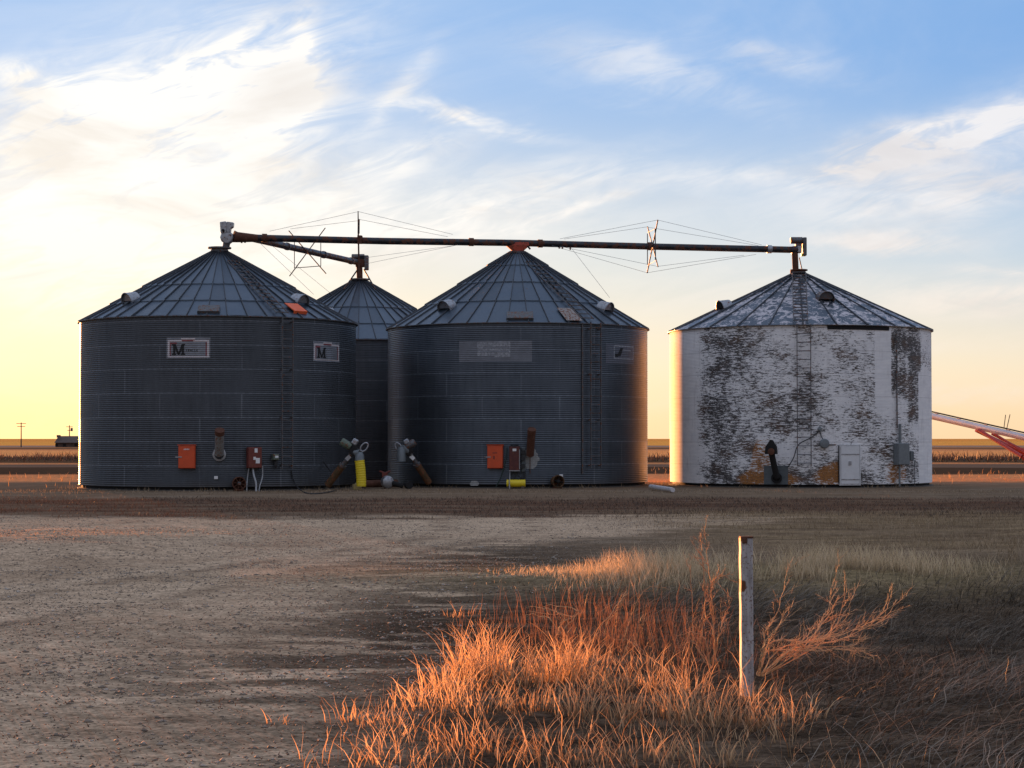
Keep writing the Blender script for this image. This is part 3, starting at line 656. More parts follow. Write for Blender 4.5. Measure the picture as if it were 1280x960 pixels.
def roofmesh(b, mat, root, N, rows_r, cr, lip=.04, rib=.04, irregular=0.0):
    """pitched panels in overlapping tiers"""
    m = MB(); uv = []; ro = b.R+.07; edges = [ro]+[r*b.R for r in rows_r]+[cr]
    a_of = lambda k: -PI+2*PI*(k+.5)/N
    for j in range(len(edges)-1):
        r0, r1 = edges[j], edges[j+1]; h = lip*j
        for k in range(N):
            a0, a1 = a_of(k), a_of(k+1); am = (a0+a1)/2; q = [(a0, r0), (am, r0), (a1, r0), (a1, r1), (am, r1), (a0, r1)]
            bb = len(m.v); dz = (-.012*(random.random()) if random.random() < .3 else 0)
            ext = .03 if j else 0
            for i, (a, r) in enumerate(q):
                rr = r+ext if r == r0 else r; sag = -.010 if i in (1, 4) else 0
                m.v.append(tuple(b.P(a, rr, b.roofz(rr)+h+sag+dz))); uv.append((k+(i in (1,4))*.5+.3+(i in (2,3))*.3, j+.2+(i > 2)*.6))
            m.f += [(bb, bb+1, bb+4, bb+5), (bb+1, bb+2, bb+3, bb+4)]
            if j:                                                 # lip of the overlap
                l0 = len(m.v)
                for a in (a0, am, a1): m.v.append(tuple(b.P(a, r0+.03, b.roofz(r0+.03)+h-lip-.03))); uv.append((k+.5, j+.2))
                m.f += [(l0, l0+1, bb+1, bb), (l0+1, l0+2, bb+2, bb+1)]
    o = m.build('roof_panels', mat, root); uvmesh(o, uv)
    m2 = MB(); uv2 = []
    for j in range(len(edges)-1):
        r0, r1 = edges[j], edges[j+1]; h = lip*j
        for k in range(N):
            a = a_of(k)
            w0 = rib*.5; pr = []
            for r in (r0+.01, r1):
                for s_, up in ((-1, .0), (-.6, .05), (.6, .05), (1, .0)):
                    p = b.P(a, r, b.roofz(r)+h+up); t_ = Vector((cos(a), sin(a), 0)); pr.append(p+t_*s_*w0*(.5+.5*r/ro))
            bb = len(m2.v); m2.v += [tuple(p) for p in pr]; uv2 += [(k+.5, j+.5)]*8
            m2.f += [(bb+i, bb+i+1, bb+5+i, bb+4+i) for i in range(3)]+[(bb, bb+3, bb+2, bb+1)]
    o2 = m2.build('roof_ribs', M_ribs, o); uvmesh(o2, uv2)
    # eave trim and inner closure
    m = MB(); n = 96
    m.face_grid([[b.P(2*PI*k/n, r, z) for k in range(n)] for r, z in ((b.R-.02, b.H-.03), (ro+.015, b.H-.055), (ro+.015, b.H-.03), (ro-.02, b.roofz(ro)+.002))], True)
    m.build('eave_trim', M_galvdark, root, sm=40)
    return o
def collar(b, root, cr, h, mat):
    z = b.roofz(cr); m = MB()
    m.lathe((b.cx, b.cy, 0), [(cr+.03, z-.12), (cr+.03, z+.05), (cr-.03, z+h-.08), (cr-.03, z+h-.05), (cr+.09, z+h-.05), (cr+.09, z+h), (.1, z+h+.02), (0, z+h+.02)], 28)
    return m.build('fill_collar', mat, root, sm=35)
def ladder(b, root, px0, px1, py_top, py_bot, mat, off=.14, step=.305):
    a0, zt = b.hit(px0, py_top); a1, _ = b.hit(px1, py_top); _, zb = b.hit(px0, py_bot); zt = min(zt, b.H+.0)
    am = (a0+a1)/2; M = b.M(am); c = b.P(am, b.R+off, 0); w = (a1-a0)*b.R/2
    L = empty_part('ladder', root, 'narrow steel ladder')
    for s_ in (-1, 1):
        MB().box(c+M@Vector((s_*w, 0, (zt+zb)/2)), (.03, .045, zt-zb), M).build('ladder_rail', mat, L)
    z = zb+.12; k = 0
    while z < zt:
        MB().tube([c+M@Vector((-w, 0, z)), c+M@Vector((w, 0, z))], .014, 6).build('rung', mat, L); z += step; k += 1
    z = zb+.1
    while z < zt:
        for s_ in (-1, 1): MB().box(c+M@Vector((s_*w, -off/2, z)), (.035, off, .06), M).build('ladder_bracket', mat, L)
        z += 1.62
    return L
def empty_part(name, parent, label=None):
    o = bpy.data.objects.new(name, None); sc.collection.objects.link(o); o.parent = parent; o.empty_display_size = .1; return o
def roofladder(b, root, a0, r0, r1, w, mat, lift=.05):
    """rungs and rails laid on the roof from radius r0 up to r1 along one rib"""
    m = MB(); n = int((r0-r1)/(.30*cos(b.pitch))); t_ = Vector((cos(a0), sin(a0), 0))
    pt = lambda r, s_: b.P(a0, r, b.roofz(r)+lift+.04)+t_*s_
    for s_ in (-w/2, w/2): m.tube([pt(r0, s_), pt(r1, s_)], .02, 6)
    for k in range(n+1):
        r = r0-(r0-r1)*k/n; m.box(pt(r, 0)+Vector((0,0,.02)), (w, .035, .035), b.M(a0))
    return m.build('roof_ladder', mat, root)
def vent(b, root, a, r, w=.60, h=.30, L=.40, mat=None, opened=False):
    """half-round hood lying on the slope, open towards the eave"""
    mat = mat or M_galv; z = b.roofz(r)+.02; M = b.M(a); tilt = Matrix.Rotation(-b.pitch*.55, 3, 'X')
    T = M @ tilt; c = b.P(a, r, z); m = MB(); n = 12
    rows = []
    for y in (-L/2, L/2): rows.append([c+T@Vector((w/2*cos(PI*k/n), y, h*sin(PI*k/n)*(1 if y > 0 else .85))) for k in range(n+1)])
    m.face_grid(rows)
    bb = len(m.v); m.v += [tuple(p) for p in rows[0]]; m.f.append(tuple(bb+k for k in range(n+1)))
    for s_ in (-1, 1): m.box(c+T@Vector((s_*w/2, 0, -.07)), (.012, L, .16), T)
    m.box(c+T@Vector((0, -L/2+.02, -.08)), (w, .02, .2), T)
    o = m.build('roof_vent', mat, root, sm=50)
    g = MB(); bb = 0; g.v = [tuple(c+T@Vector(((w/2-.02)*cos(PI*k/n), L/2-.07, (h-.02)*sin(PI*k/n)))) for k in range(n+1)]; g.f = [tuple(range(n+1))]
    g.build('vent_screen', M_dark if opened else mat, o)
    rim = MB().tube([c+T@Vector((w/2*cos(PI*k/n), L/2, h*sin(PI*k/n))) for k in range(n+1)], .016, 6); rim.build('vent_rim', mat, o); return o
def eave_hatch(b, root, px0, px1, mat, r0=.985, r1=.90):
    a0, _ = b.hit(px0, 440); a1, _ = b.hit(px1, 440); am = (a0+a1)/2; w = (a1-a0)*b.R; M = b.M(am); m = MB(); ra = b.R*r0; rb = b.R*r1
    sl = Matrix.Rotation(-b.pitch, 3, 'X'); T = M@sl; c = b.P(am, (ra+rb)/2, b.roofz((ra+rb)/2)+.07); L = (ra-rb)/cos(b.pitch)
    m.box(c, (w, L, .04), T); m.box(c+T@Vector((0, L/2-.02, -.05)), (w+.06, .03, .10), T)
    for s_ in (-1,1): m.box(c+T@Vector((s_*w/2, 0, -.03)), (.03, L, .08), T)
    return m.build('roof_hatch', mat, root)
def patch(b, root, name, px0, px1, py0, py1, mat, off=.010, amp=.0065, corr=.0676, n=24):
    """thin sheet fixed on the corrugated wall, following its ribs"""
    a0, z1 = b.hit(px0, py0); a1, _ = b.hit(px1, py0); _, z0 = b.hit((px0+px1)/2, py1); rows = []; zs = np.arange(z0, z1, corr/4); m = MB()
    for z in zs: rows.append([b.P(a0+(a1-a0)*k/n, b.R+off+amp*math.sin(2*PI*z/corr), z) for k in range(n+1)])
    m.face_grid(rows); return m.build(name, mat, root, sm=180), (a0, a1, z0, z1)
def on_wall(b, root, poly_sets, name, mat, ext, off, dens=.03, corr=.0676, amp=.0065):
    """flat lettering outlines (metres, from the sheet's lower left) laid onto the curved ribbed wall"""
    a0, a1, z0, z1 = ext; m = MB()
    for quad in poly_sets:                                        # quads subdivided so that they follow the ribs
        p0, p1, p2, p3 = [Vector(q) for q in quad]; n = 6; rows = []
        k1 = max(2, int((p3-p0).length/(corr/4)))
        for i in range(k1+1):
            L = p0.lerp(p3, i/k1); Rr = p1.lerp(p2, i/k1)
            row = []
            for j in range(n+1):
                q = L.lerp(Rr, j/n); z = z0+q.y; row.append(b.P(a0+q.x/b.R, b.R+off+amp*math.sin(2*PI*z/corr), z))
            rows.append(row)
        m.face_grid(rows)
    return m.build(name, mat, root, sm=180)
def Q(x0, y0, x1, y1): return ((x0,y0),(x1,y0),(x1,y1),(x0,y1))
def letterM(x, y, w, h):
    s_ = w*.22; t_ = h*.13
    return [Q(x+.03*w, y, x+.34*w, y+t_), Q(x+.66*w, y, x+w*.99, y+t_), Q(x+.02*w, y+h-t_, x+.26*w, y+h), Q(x+.74*w, y+h-t_, x+.98*w, y+h),
            Q(x+.11*w, y+t_, x+.11*w+s_*.75, y+h-t_), Q(x+.73*w, y+t_, x+.73*w+s_*.8, y+h-t_),
            ((x+.44*w,y+.02*h),(x+.58*w,y+.02*h),(x+.30*w,y+h),(x+.10*w,y+h)), ((x+.44*w,y+.02*h),(x+.58*w,y+.02*h),(x+.92*w,y+h),(x+.74*w,y+h))]
SEG = {'I':['v5'], 'R':['l','t','m','rt','d'], 'A':['l','r','t','m'], 'C':['l','t','b'], 'L':['l','b'], 'E':['l','t','m','b']}
def smallword(word, x, y, h, w, gap):
    out = []; s_ = h*.2
    for ch in word:
        for q in SEG[ch]:
            if q == 'v5': out.append(Q(x+w*.35, y, x+w*.65, y+h))
            if q == 'l': out.append(Q(x, y, x+s_, y+h))
            if q == 'r': out.append(Q(x+w-s_, y, x+w, y+h))
            if q == 'rt': out.append(Q(x+w-s_, y+h*.5, x+w, y+h))
            if q == 't': out.append(Q(x+s_, y+h-s_, x+w-s_, y+h))
            if q == 'm': out.append(Q(x+s_, y+h*.45, x+w-s_, y+h*.45+s_))
            if q == 'b': out.append(Q(x+s_, y, x+w, y+s_))
            if q == 'd': out.append(((x+w*.6,y),(x+w,y),(x+w*.7,y+h*.45),(x+w*.4,y+h*.45)))
        x += w+gap
    return out
M_signface = plain('sign_face', (.20,.21,.23), .5, .45, var=.25, scale=3)
M_signwhite = plain('sign_border', (.55,.50,.50), .5, .1, var=.15)
M_signred = plain('sign_red', (.22,.05,.06), .6, var=.3, rust=.2)
M_black = plain('sign_black', (.006,.006,.007), .7, var=.1)
M_faded = plain('faded_sheet', (.17,.18,.20), .5, .55, var=.18, scale=3)
M_faded2 = plain('faded_print', (.27,.28,.30), .7, .2, var=.5, scale=14)

def make_sign(b, root, px0, px1, py0, py1, label, words=True):
    o, e = patch(b, root, 'sign', px0, px1, py0, py1, M_signface, off=.012); a0, a1, z0, z1 = e; W = (a1-a0)*b.R; H = z1-z0; o['label'] = label
    bd = [Q(.04*W, .05*H, .98*W, .10*H), Q(.03*W, .08*H, .07*W, .82*H), Q(.93*W, .08*H, .97*W, .82*H), Q(.03*W, .78*H, .36*W, .86*H), Q(.62*W, .78*H, .97*W, .86*H), Q(.34*W, .88*H, .66*W, .95*H)]
    on_wall(b, o, bd, 'sign_border', M_signwhite, e, .016)
    rd = [Q(.08*W, .12*H, .10*W, .76*H), Q(.895*W, .12*H, .92*W, .76*H), Q(.08*W, .66*H, .24*W, .75*H), Q(.34*W, .80*H, .66*W, .87*H)]
    on_wall(b, o, rd, 'sign_red_line', M_signred, e, .0155)
    on_wall(b, o, letterM(.12*W, .16*H, .32*W if W > 1.3 else .36*W, .52*H), 'sign_letter', M_black, e, .018)
    if words:
        on_wall(b, o, smallword('IRACLE', .45*W, .32*H, .10*H, .035*W, .013*W), 'sign_lettering', M_black, e, .018)
    return o

def base_ring(b, root, z0=0.0):
    MB().lathe((b.cx, b.cy, 0), [(b.R-.10, z0-.4), (b.R-.10, .2)], 64).build('shadow_gap_ring', M_dark, root, sm=60)  # near-black ring paints the shadow line under the wall
    m = MB().lathe((b.cx, b.cy, 0), [(b.R+.05, z0-.4), (b.R+.05, z0+.03), (b.R-.12, z0+.035)], 64); return m.build('concrete_pad', M_concrete, root, sm=30)
def stiffener(b, root, px, py0, py1, mat, w=.03, name='downpipe', off=.03):
    a, z1 = b.hit(px, py0); _, z0 = b.hit(px, py1); return MB().tube([b.P(a, b.R+off, z0), b.P(a, b.R+off, min(z1, b.H-.06))], w, 8).build(name, mat, root, sm=60)

B1 = Bin(273.5, 69.0, 4.90, 5.90, 28.4); B2 = Bin(647, 72.6, 4.90, 5.89, 31.3); B3 = Bin(999.5, 72.8, 4.90, 5.82, 25.2); B4 = Bin(449, 81.6, 4.90, 5.76, 29.7)
G_BINS = 'round grain bins standing on the bare dirt'
def bin_root(b, label): return empty('grain_bin', (b.cx, b.cy, 0), label, 'grain bin', G_BINS)
r1 = bin_root(B1, 'dark galvanised corrugated grain bin at far left with two M signs')
r2 = bin_root(B2, 'galvanised corrugated grain bin in the middle with a faded pale sign sheet')
r3 = bin_root(B3, 'white round grain bin at right with peeling paint and orange rust')
r4 = bin_root(B4, 'galvanised grain bin standing behind, half hidden between two others')

for b, r, m in ((B1, r1, M_wallA), (B2, r2, M_wallB), (B4, r4, M_wallA)):
    wallmesh(b, 'wall', m, r); base_ring(b, r)
wallmesh(B3, 'wall', M_peel, r3, pitchc=.052, amp=.0045); base_ring(B3, r3, .0)
roofmesh(B1, M_roof, r1, 46, (.79, .56), .33); collar(B1, r1, .33, .27, M_galvdark)
roofmesh(B2, M_roof, r2, 42, (.72, .47, .24), .30, irregular=1); collar(B2, r2, .30, .12, M_galvdark)
roofmesh(B4, M_roof, r4, 44, (.76, .5), .32); collar(B4, r4, .32, .18, M_galvdark)
roofmesh(B3, M_roofpeel, r3, 26, (), .26, rib=.06); collar(B3, r3, .24, .16, M_rust)

def roofpt(b, px, py):
    """solve the roof cone point seen at a pixel: angle, radius"""
    best = None; r = ray(px, py); T = math.tan(b.pitch)
    k = b.cy-b.R-.5
    for i in range(3000):
        y = b.cy-b.R-.2+i*.0036; q = y/r.y; x = r.x*q; z = EYE+r.z*q; rr = math.hypot(x-b.cx, y-b.cy)
        if rr < b.R+.1 and z <= b.roofz(rr): return math.atan2(x-b.cx, b.cy-y), rr
    a = math.asin(max(-1, min(1, (r.x*b.cy-b.cx)/b.R))); return a, b.R*.85
# bin 1 details
for px, py in ((164, 376), (374, 378)): a, rr = roofpt(B1, px, py); vent(B1, r1, a, rr)
vent(B1, r1, R_(-118), 4.1); vent(B1, r1, R_(118), 4.1)
eave_hatch(B1, r1, 247, 273, M_galvdark); ladder(B1, r1, 350.5, 363.5, 396, 586, M_galvdark)
al, _ = B1.hit(357, 420); roofladder(B1, r1, al-.02, 4.85, 1.1, .44, M_galvdark)
def flap():
    a, rr = roofpt(B1, 370, 388); M = B1.M(a)@Matrix.Rotation(-B1.pitch, 3, 'X'); c = B1.P(a, rr, B1.roofz(rr)+.10)
    o = MB().box(c, (.56, .62, .03), M).box(c+M@Vector((0,.3,-.05)), (.56,.03,.1), M).build('roof_hatch', M_orange2, r1); o['label'] = 'bright orange roof hatch lid'
flap()
make_sign(B1, r1, 208.5, 263, 421.5, 448, 'sheet metal sign with a big black letter M in a red and white border')
make_sign(B1, r1, 391, 424, 425.5, 452, 'smaller M sign near the right edge of the wall', False)
# bin 2 details
for px, py in ((559, 385), (756, 387)): a, rr = roofpt(B2, px, py); vent(B2, r2, a, rr)
vent(B2, r2, R_(-115), 4.1); vent(B2, r2, R_(115), 4.1)
eave_hatch(B2, r2, 634, 666, M_galvdark); ladder(B2, r2, 735.5, 748, 403, 585, M_galvdark)
al, _ = B2.hit(741, 420); roofladder(B2, r2, al-.03, 4.8, 1.0, .50, M_galvdark)
stiffener(B2, r2, 727.5, 402, 592, M_galvdark, .026)
o, e = patch(B2, r2, 'faded_sheet', 574, 665, 426, 452, M_faded, .008); W = (e[1]-e[0])*B2.R; H = e[3]-e[2]; o['label'] = 'faded pale sheet with a worn unreadable print'
on_wall(B2, o, [Q(.26*W, .28*H, .50*W, .92*H), Q(.50*W, .20*H, .71*W, .94*H)], 'worn_print', M_faded2, e, .012)
on_wall(B2, o, [Q(.34*W, .62*H, .70*W, .70*H), Q(.30*W, .44*H, .69*W, .49*H)], 'worn_line', M_faded, e, .014)
o, e = patch(B2, r2, 'faded_sheet', 757, 792, 429, 455, plain('faded_sheet_dim', (.13,.14,.165), .5, .6, var=.15), .008); W = (e[1]-e[0])*B2.R; H = e[3]-e[2]; o['label'] = 'small worn sign by the right edge'
on_wall(B2, o, [Q(.24*W, .25*H, .98*W, .30*H), Q(.24*W, .30*H, .27*W, .9*H), Q(.27*W, .86*H, .98*W, .92*H), Q(.95*W, .3*H, .98*W, .86*H), Q(.5*W, .66*H, .85*W, .72*H)], 'worn_print', M_faded2, e, .012)
on_wall(B2, o, [((.34*W,.38*H),(.46*W,.38*H),(.56*W,.8*H),(.46*W,.8*H)), Q(.28*W,.34*H,.38*W,.5*H)], 'worn_letter', M_black, e, .013)
def missing_panel():
    a, rr = roofpt(B2, 712, 395); M = B2.M(a)@Matrix.Rotation(-B2.pitch, 3, 'X'); c = B2.P(a, rr, B2.roofz(rr)+.062)
    o = MB().box(c, (.62, .95, .015), M).build('roof_patch', plain('rusty_patch', (.30,.27,.25), .7, .2, var=.3, rust=.35), r2); o['label'] = 'brownish replacement roof panel'
missing_panel()
# bin 3 details
for px, py in ((906, 385), (1031, 374)): a, rr = roofpt(B3, px, py); vent(B3, r3, a, rr, opened=px < 1000, mat=M_galvdark if px > 1000 else M_galv)
vent(B3, r3, R_(118), 3.6); vent(B3, r3, R_(-128), 4.0)
al, _ = B3.hit(1001, 420); roofladder(B3, r3, al, 4.85, .4, .5, M_galvdark)
ladder(B3, r3, 996, 1013, 405, 583, M_galvdark)
def eave_strip():
    a0, _ = B3.hit(1034, 408); a1, _ = B3.hit(1111, 408); m = MB(); n = 20; o_ = .022
    m.face_grid([[B3.P(a0+(a1-a0)*k/n, B3.R+o_, z) for k in range(n+1)] for z in (B3.H-.20, B3.H-.06)]); o = m.build('dark_eave_strip', M_dark, r3)  # dark strip along part of the eave
eave_strip()
def steel_door(b, root, px0, px1, py0, py1, mat, nm='door', frame=True):
    a0, z1 = b.hit(px0, py0); a1, _ = b.hit(px1, py0); _, z0 = b.hit((px0+px1)/2, py1); am = (a0+a1)/2; M = b.M(am); w = (a1-a0)*b.R; h = z1-z0
    c = b.P(am, b.R+.06, (z0+z1)/2); d = MB().box(c, (w, .06, h), M).build(nm, mat, root, bevel=.008)
    fr = MB()
    for s_ in (-1,1): fr.box(c+M@Vector((s_*(w/2+.03), -.02, 0)), (.03, .07, h+.1), M)
    for s_ in (-1,1): fr.box(c+M@Vector((0, -.02, s_*(h/2+.03))), (w+.008, .07, .03), M)
    fr.build('door_frame', M_whitepaint, d)
    for zz in (.28, -.38): MB().box(c+M@Vector((0, .036, zz*h)), (w*.98, .012, .035), M).build('door_rail', M_galv, d)
    MB().box(c+M@Vector((-.02, .045, .05*h)), (.10, .03, .13), M).build('latch', M_galv, d); return d
steel_door(B3, r3, 1050, 1073, 557.5, 605, M_whitepaint)

# ------------------------------------------------------------------ things fixed on or leaning at the bins
def wallbox(b, px0, px1, py0, py1, depth, mat, name, label, cat, group=None, parts=None):
    a0, z1 = b.hit(px0, py0, .1); a1, _ = b.hit(px1, py0, .1); _, z0 = b.hit((px0+px1)/2, py1, .1); am = (a0+a1)/2; M = b.M(am); w = (a1-a0)*b.R; h = z1-z0
    c = b.P(am, b.R+.03, (z0+z1)/2); root = empty(name, tuple(b.P(am, b.R+.03, z0)), label, cat, group)
    MB().box(c+M@Vector((0, depth/2, 0)), (w, depth, h), M).build('housing', mat, root, bevel=.01)
    MB().box(c+M@Vector((.0, depth+.014, 0)), (w-.03, .028, h-.03), M).build('front_cover', mat, root, bevel=.008)
    return root, c, M, w, h
G1 = 'bright orange access hatches in the grey bins'
for b, x0, x1, lab in ((B1, 223, 244.5, 'bright orange access hatch on the far left bin with small pale mark'), (B2, 609, 629, 'bright orange access hatch beside the dark maroon switch box')):
    root, c, M, w, h = wallbox(b, x0, x1, 557, 585.5, .10, M_orange, 'access_hatch', lab, 'hatch', G1)
    MB().box(c+M@Vector((-w/2+.02, .14, 0)), (.22, .025, .035), M).build('latch', M_galv, root)
    MB().box(c+M@Vector((0, .07, h/2+.02)), (w+.04, .14, .03), M).build('drip_edge', M_orange, root)
    if b is B1:
        m = MB()
        for k in range(5): m.box(c+M@Vector((-.08+.04*k, .132, h*.34)), (.026, .006, .05 if k % 2 else .035), M)
        m.build('stencil', M_white, root)
    else:
        m = MB().box(c+M@Vector((-.03, .132, -.02)), (.05, .006, .12), M).box(c+M@Vector((.0, .132, h*.18)), (.16, .006, .03), M).build('stencil', M_redbox, root)
# control cabinets
def pipe(pts, r, mat, name, parent=None, **k): return MB().tube(pts, r, 8).build(name, mat, parent, sm=60, **k)
def smoothpts(P, n=8):
    """Catmull-Rom through points"""
    P = [Vector(p) for p in P]; P = [P[0]*2-P[1]]+P+[P[-1]*2-P[-2]]; out = []
    for i in range(1, len(P)-2):
        for k in range(n):
            t = k/n; out.append(.5*((2*P[i])+(P[i+1]-P[i-1])*t+(2*P[i-1]-5*P[i]+4*P[i+1]-P[i+2])*t*t+(3*P[i]-P[i-1]-3*P[i+1]+P[i+2])*t**3))
    return out+[P[-2]]
def bp(b, px, py, off=.15):
    a, z = b.hit(px, py, off); return b.P(a, b.R+off, z)
root, c, M, w, h = wallbox(B1, 308.5, 326, 559, 585, .22, M_redbox, 'switch_box', 'dark red switch box with three white labels and pale conduits below', 'switch box')
for x, z, a, d in ((.03,.24,.10,.14), (-.02,-.02,.08,.10), (.09,-.10,.14,.18)): MB().box(c+M@Vector((x, .252, z)), (a, .006, d), M).build('paper_label', M_white, root)
MB().box(c+M@Vector((w/2+.04, .15, -.20)), (.08, .06, .12), M).build('handle', M_cable, root)
pipe(smoothpts([bp(B1,311,585), bp(B1,309.5,596), bp(B1,308.5,606,.3), bp(B1,308.5,615,.4)]), .018, M_conduit, 'conduit', root)
pipe(smoothpts([bp(B1,316,585), bp(B1,317.5,595,.3), bp(B1,320,604,.4), bp(B1,320,617,.5)]), .035, M_conduit, 'conduit', root)
pipe(smoothpts([bp(B1,328,582), bp(B1,328,596,.2), bp(B1,324.5,608,.35), bp(B1,323,617,.45)]), .022, M_conduit, 'conduit', root)
pipe(smoothpts([bp(B1,318,587), bp(B1,320,594,.2), bp(B1,324,590,.2), bp(B1,323,584)]), .012, M_cable, 'cable', root)
root, c, M, w, h = wallbox(B1, 340, 347.5, 567.5, 575, .16, M_green, 'junction_box', 'small green junction box beside the foot of the left ladder', 'junction box')
MB().box(c+M@Vector((.01,.192,.01)), (.12,.006,.07), M).build('paper_label', M_white, root)
pipe([bp(B1,345,575,.08), bp(B1,345,586,.08)], .03, M_cable, 'conduit', root); MB().box(bp(B1,345,580,.10), (.10,.10,.16)).build('switch', M_cable, root)
root, c, M, w, h = wallbox(B2, 636.5, 650, 558, 589, .24, M_maroon, 'switch_box', 'dark maroon switch box with a galvanised rim beside the rusty pipe', 'switch box')
MB().box(c+M@Vector((0,.274,h*.36)), (.13,.006,.09), M).build('paper_label', M_white, root)
m = MB()
for s_ in (1,): m.box(c+M@Vector((s_*(w/2-.01), .275, -.02)), (.025, .02, h*.8), M)
m.box(c+M@Vector((0,.275,-h/2+.02)), (w,.02,.03), M).build('cover_rim', M_galv, root)
MB().lathe(c+M@Vector((0,.12,h/2-.02)), [(.14,0),(.15,.06),(.1,.1),(0,.11)], 16).build('cap', M_cable, root, sm=50)
pipe(smoothpts([bp(B2,634,559), bp(B2,632,575,.2), bp(B2,627,594,.2), bp(B2,620,609,.2)]), .022, plain('green_cable', (.015,.035,.028), .6), 'cable', root)
pipe([bp(B2,637.5,588), bp(B2,637,612,.45)], .02, M_conduit, 'conduit', root)
pipe(smoothpts([bp(B2,641,588), bp(B2,642,596,.3), bp(B2,648,601,.3), bp(B2,654,598,.25), bp(B2,656,590,.2)]), .018, M_cable, 'cable', root)
pipe(smoothpts([bp(B2,646,588), bp(B2,648,594,.3), bp(B2,652,597,.3), bp(B2,654,590,.2)]), .016, M_cable, 'cable', root)
root, c, M, w, h = wallbox(B2, 651.5, 657, 559, 590, .10, M_greypaint, 'switch_rack', 'narrow dark meter rack between the maroon box and the chalky stain', 'meter rack')
for zz in (.3, .05, -.25): MB().box(c+M@Vector((-.02,.14,zz*h)), (w*.9,.10,.14), M).build('breaker', M_cable, root)
pipe([bp(B2,656.5,588), bp(B2,656.5,610,.3)], .018, M_cable, 'conduit', root)
# chalky stains on the wall under the pipe of bin 2
def stain(b, root, px0, px1, py0, py1, lab):
    a0, z1 = b.hit(px0, py0); a1, _ = b.hit(px1, py0); _, z0 = b.hit(px0, py1); m = MB(); am = (a0+a1)/2; rows = []; zs = np.arange(z0, z1, .0169)
    for i, z in enumerate(zs):
        k = sin(PI*min(1, (i+2)/(len(zs)+2)))**.5; w0 = (a1-a0)/2*k*(.75+.5*vnoise(np.array([z*14.0]), np.array([3.3]))[0]); w1 = (a1-a0)/2*k*(.75+.5*vnoise(np.array([z*14.0]), np.array([8.3]))[0])
        rows.append([b.P(am-w0+(w0+w1)*q/6, b.R+.004+.0068*math.sin(2*PI*z/.0676), z) for q in range(7)])
    m.face_grid(rows); o = m.build('chalk_stain', M_stain, root, sm=180); o['label'] = lab; return o
stain(B2, r2, 652.5, 673, 560, 586, 'chalky pale stain round the rusty pipe')
stain(B2, r2, 587, 599, 600.5, 607, 'small chalky smear low on the wall')
# round boxes and conduits on the white bin
def plug(): 
    r = empty('round_junction_box', tuple(bp(B3, 1030, 556, .0)), 'round grey electrical box with black cables beside the ladder of the white bin', 'junction box')
    c = bp(B3, 1030, 554.5, .02); a, _ = B3.hit(1030, 554); M = B3.M(a); ax = M@Matrix(((1,0,0),(0,0,1),(0,-1,0)))
    MB().lathe(c, [(.17,.0),(.17,.13),(.14,.16),(0,.17)], 20, ax).build('housing', M_greybox, r, sm=40)
    MB().lathe(bp(B3,1024.5,536,.02), [(.09,.0),(.09,.10),(0,.11)], 4, ax).build('switch', M_greybox, r)
    pipe(smoothpts([bp(B3,1024.5,538,.08), bp(B3,1027,546,.08), bp(B3,1030,551,.12)]), .016, M_cable, 'cable', r)
    pipe(smoothpts([bp(B3,1023,540,.07), bp(B3,1014,547,.12), bp(B3,998,556,.12), bp(B3,992,572,.12), bp(B3,985,584,.1)]), .018, M_cable, 'cable', r)
    pipe([bp(B3,1034,556,.06), bp(B3,1116,557,.06)], .022, M_galvdark, 'conduit', r); pipe([bp(B3,1014,543,.05), bp(B3,1121,543,.05)], .014, M_galvdark, 'conduit', r)
    pipe([bp(B3,1048.5,557,.05), bp(B3,1048.5,605,.05)], .018, M_cable, 'conduit', r)
plug()
root, c, M, w, h = wallbox(B3, 1118, 1132.5, 554, 581, .22, M_greybox, 'meter_cabinet', 'grey electric cabinet on the white bin with conduit rising to the eave', 'electric cabinet')
pipe([bp(B3,1120.5,413,.06), bp(B3,1121.5,535,.06)], .025, M_galvdark, 'conduit', root); pipe([bp(B3,1125,530,.1), bp(B3,1125,556,.1)], .05, M_greybox, 'conduit', root)
pipe([bp(B3,1124.5,581,.1), bp(B3,1124.5,608,.12)], .035, M_greybox, 'conduit', root)
root, c, M, w, h = wallbox(B3, 1135, 1140, 564, 575.5, .14, M_greypaint, 'breaker_box', 'small dark box right of the grey electric cabinet', 'breaker box')
MB().box(c+M@Vector((.09,.06,0)), (.03,.05,.16), M).build('handle', M_cable, root)
pipe([bp(B3,1143.5,575,.04), bp(B3,1143.5,608,.04)], .014, M_galvdark, 'conduit', root)
o, e = patch(B3, r3, 'grey_panel', 955, 985, 582, 605.5, M_greypaint, .012, amp=.0045, corr=.052); o['label'] = 'square grey painted panel with a dark opening'

def wall_auger_port():
    r = empty('auger_port', tuple(bp(B3, 968, 606, .1)), 'rusty motor on a short auger tube before the grey panel of the white bin', 'auger')
    a, _ = B3.hit(966, 570); M = B3.M(a); ax = M@Matrix(((1,0,0),(0,0,1),(0,-1,0)))
    top = bp(B3, 964, 565, .55); bot = bp(B3, 971, 597, .12); MB().tube([top, bot], .11, 14).build('tube', M_dark, r, sm=50)
    pr = [(-.22,-.16),(.22,-.16),(.2,.1),(.05,.34),(-.03,.34),(-.2,.1)]; T = M.to_4x4(); T.translation = bp(B3, 964, 562, .62)
    MB().prism(pr, T, .16).build('belt_guard', M_dark, r, bevel=.02)
    MB().lathe(bp(B3,964,564.5,.71), [(.12,-.02),(.12,.03),(.05,.05),(0,.05)], 18, ax).build('pulley', M_rust, r, sm=40)
    MB().lathe(bp(B3,971,597.5,.03), [(.19,.0),(.19,.08),(.13,.09),(.13,.02),(0,.02)], 20, ax).build('flange', M_dark, r, sm=40)
wall_auger_port()
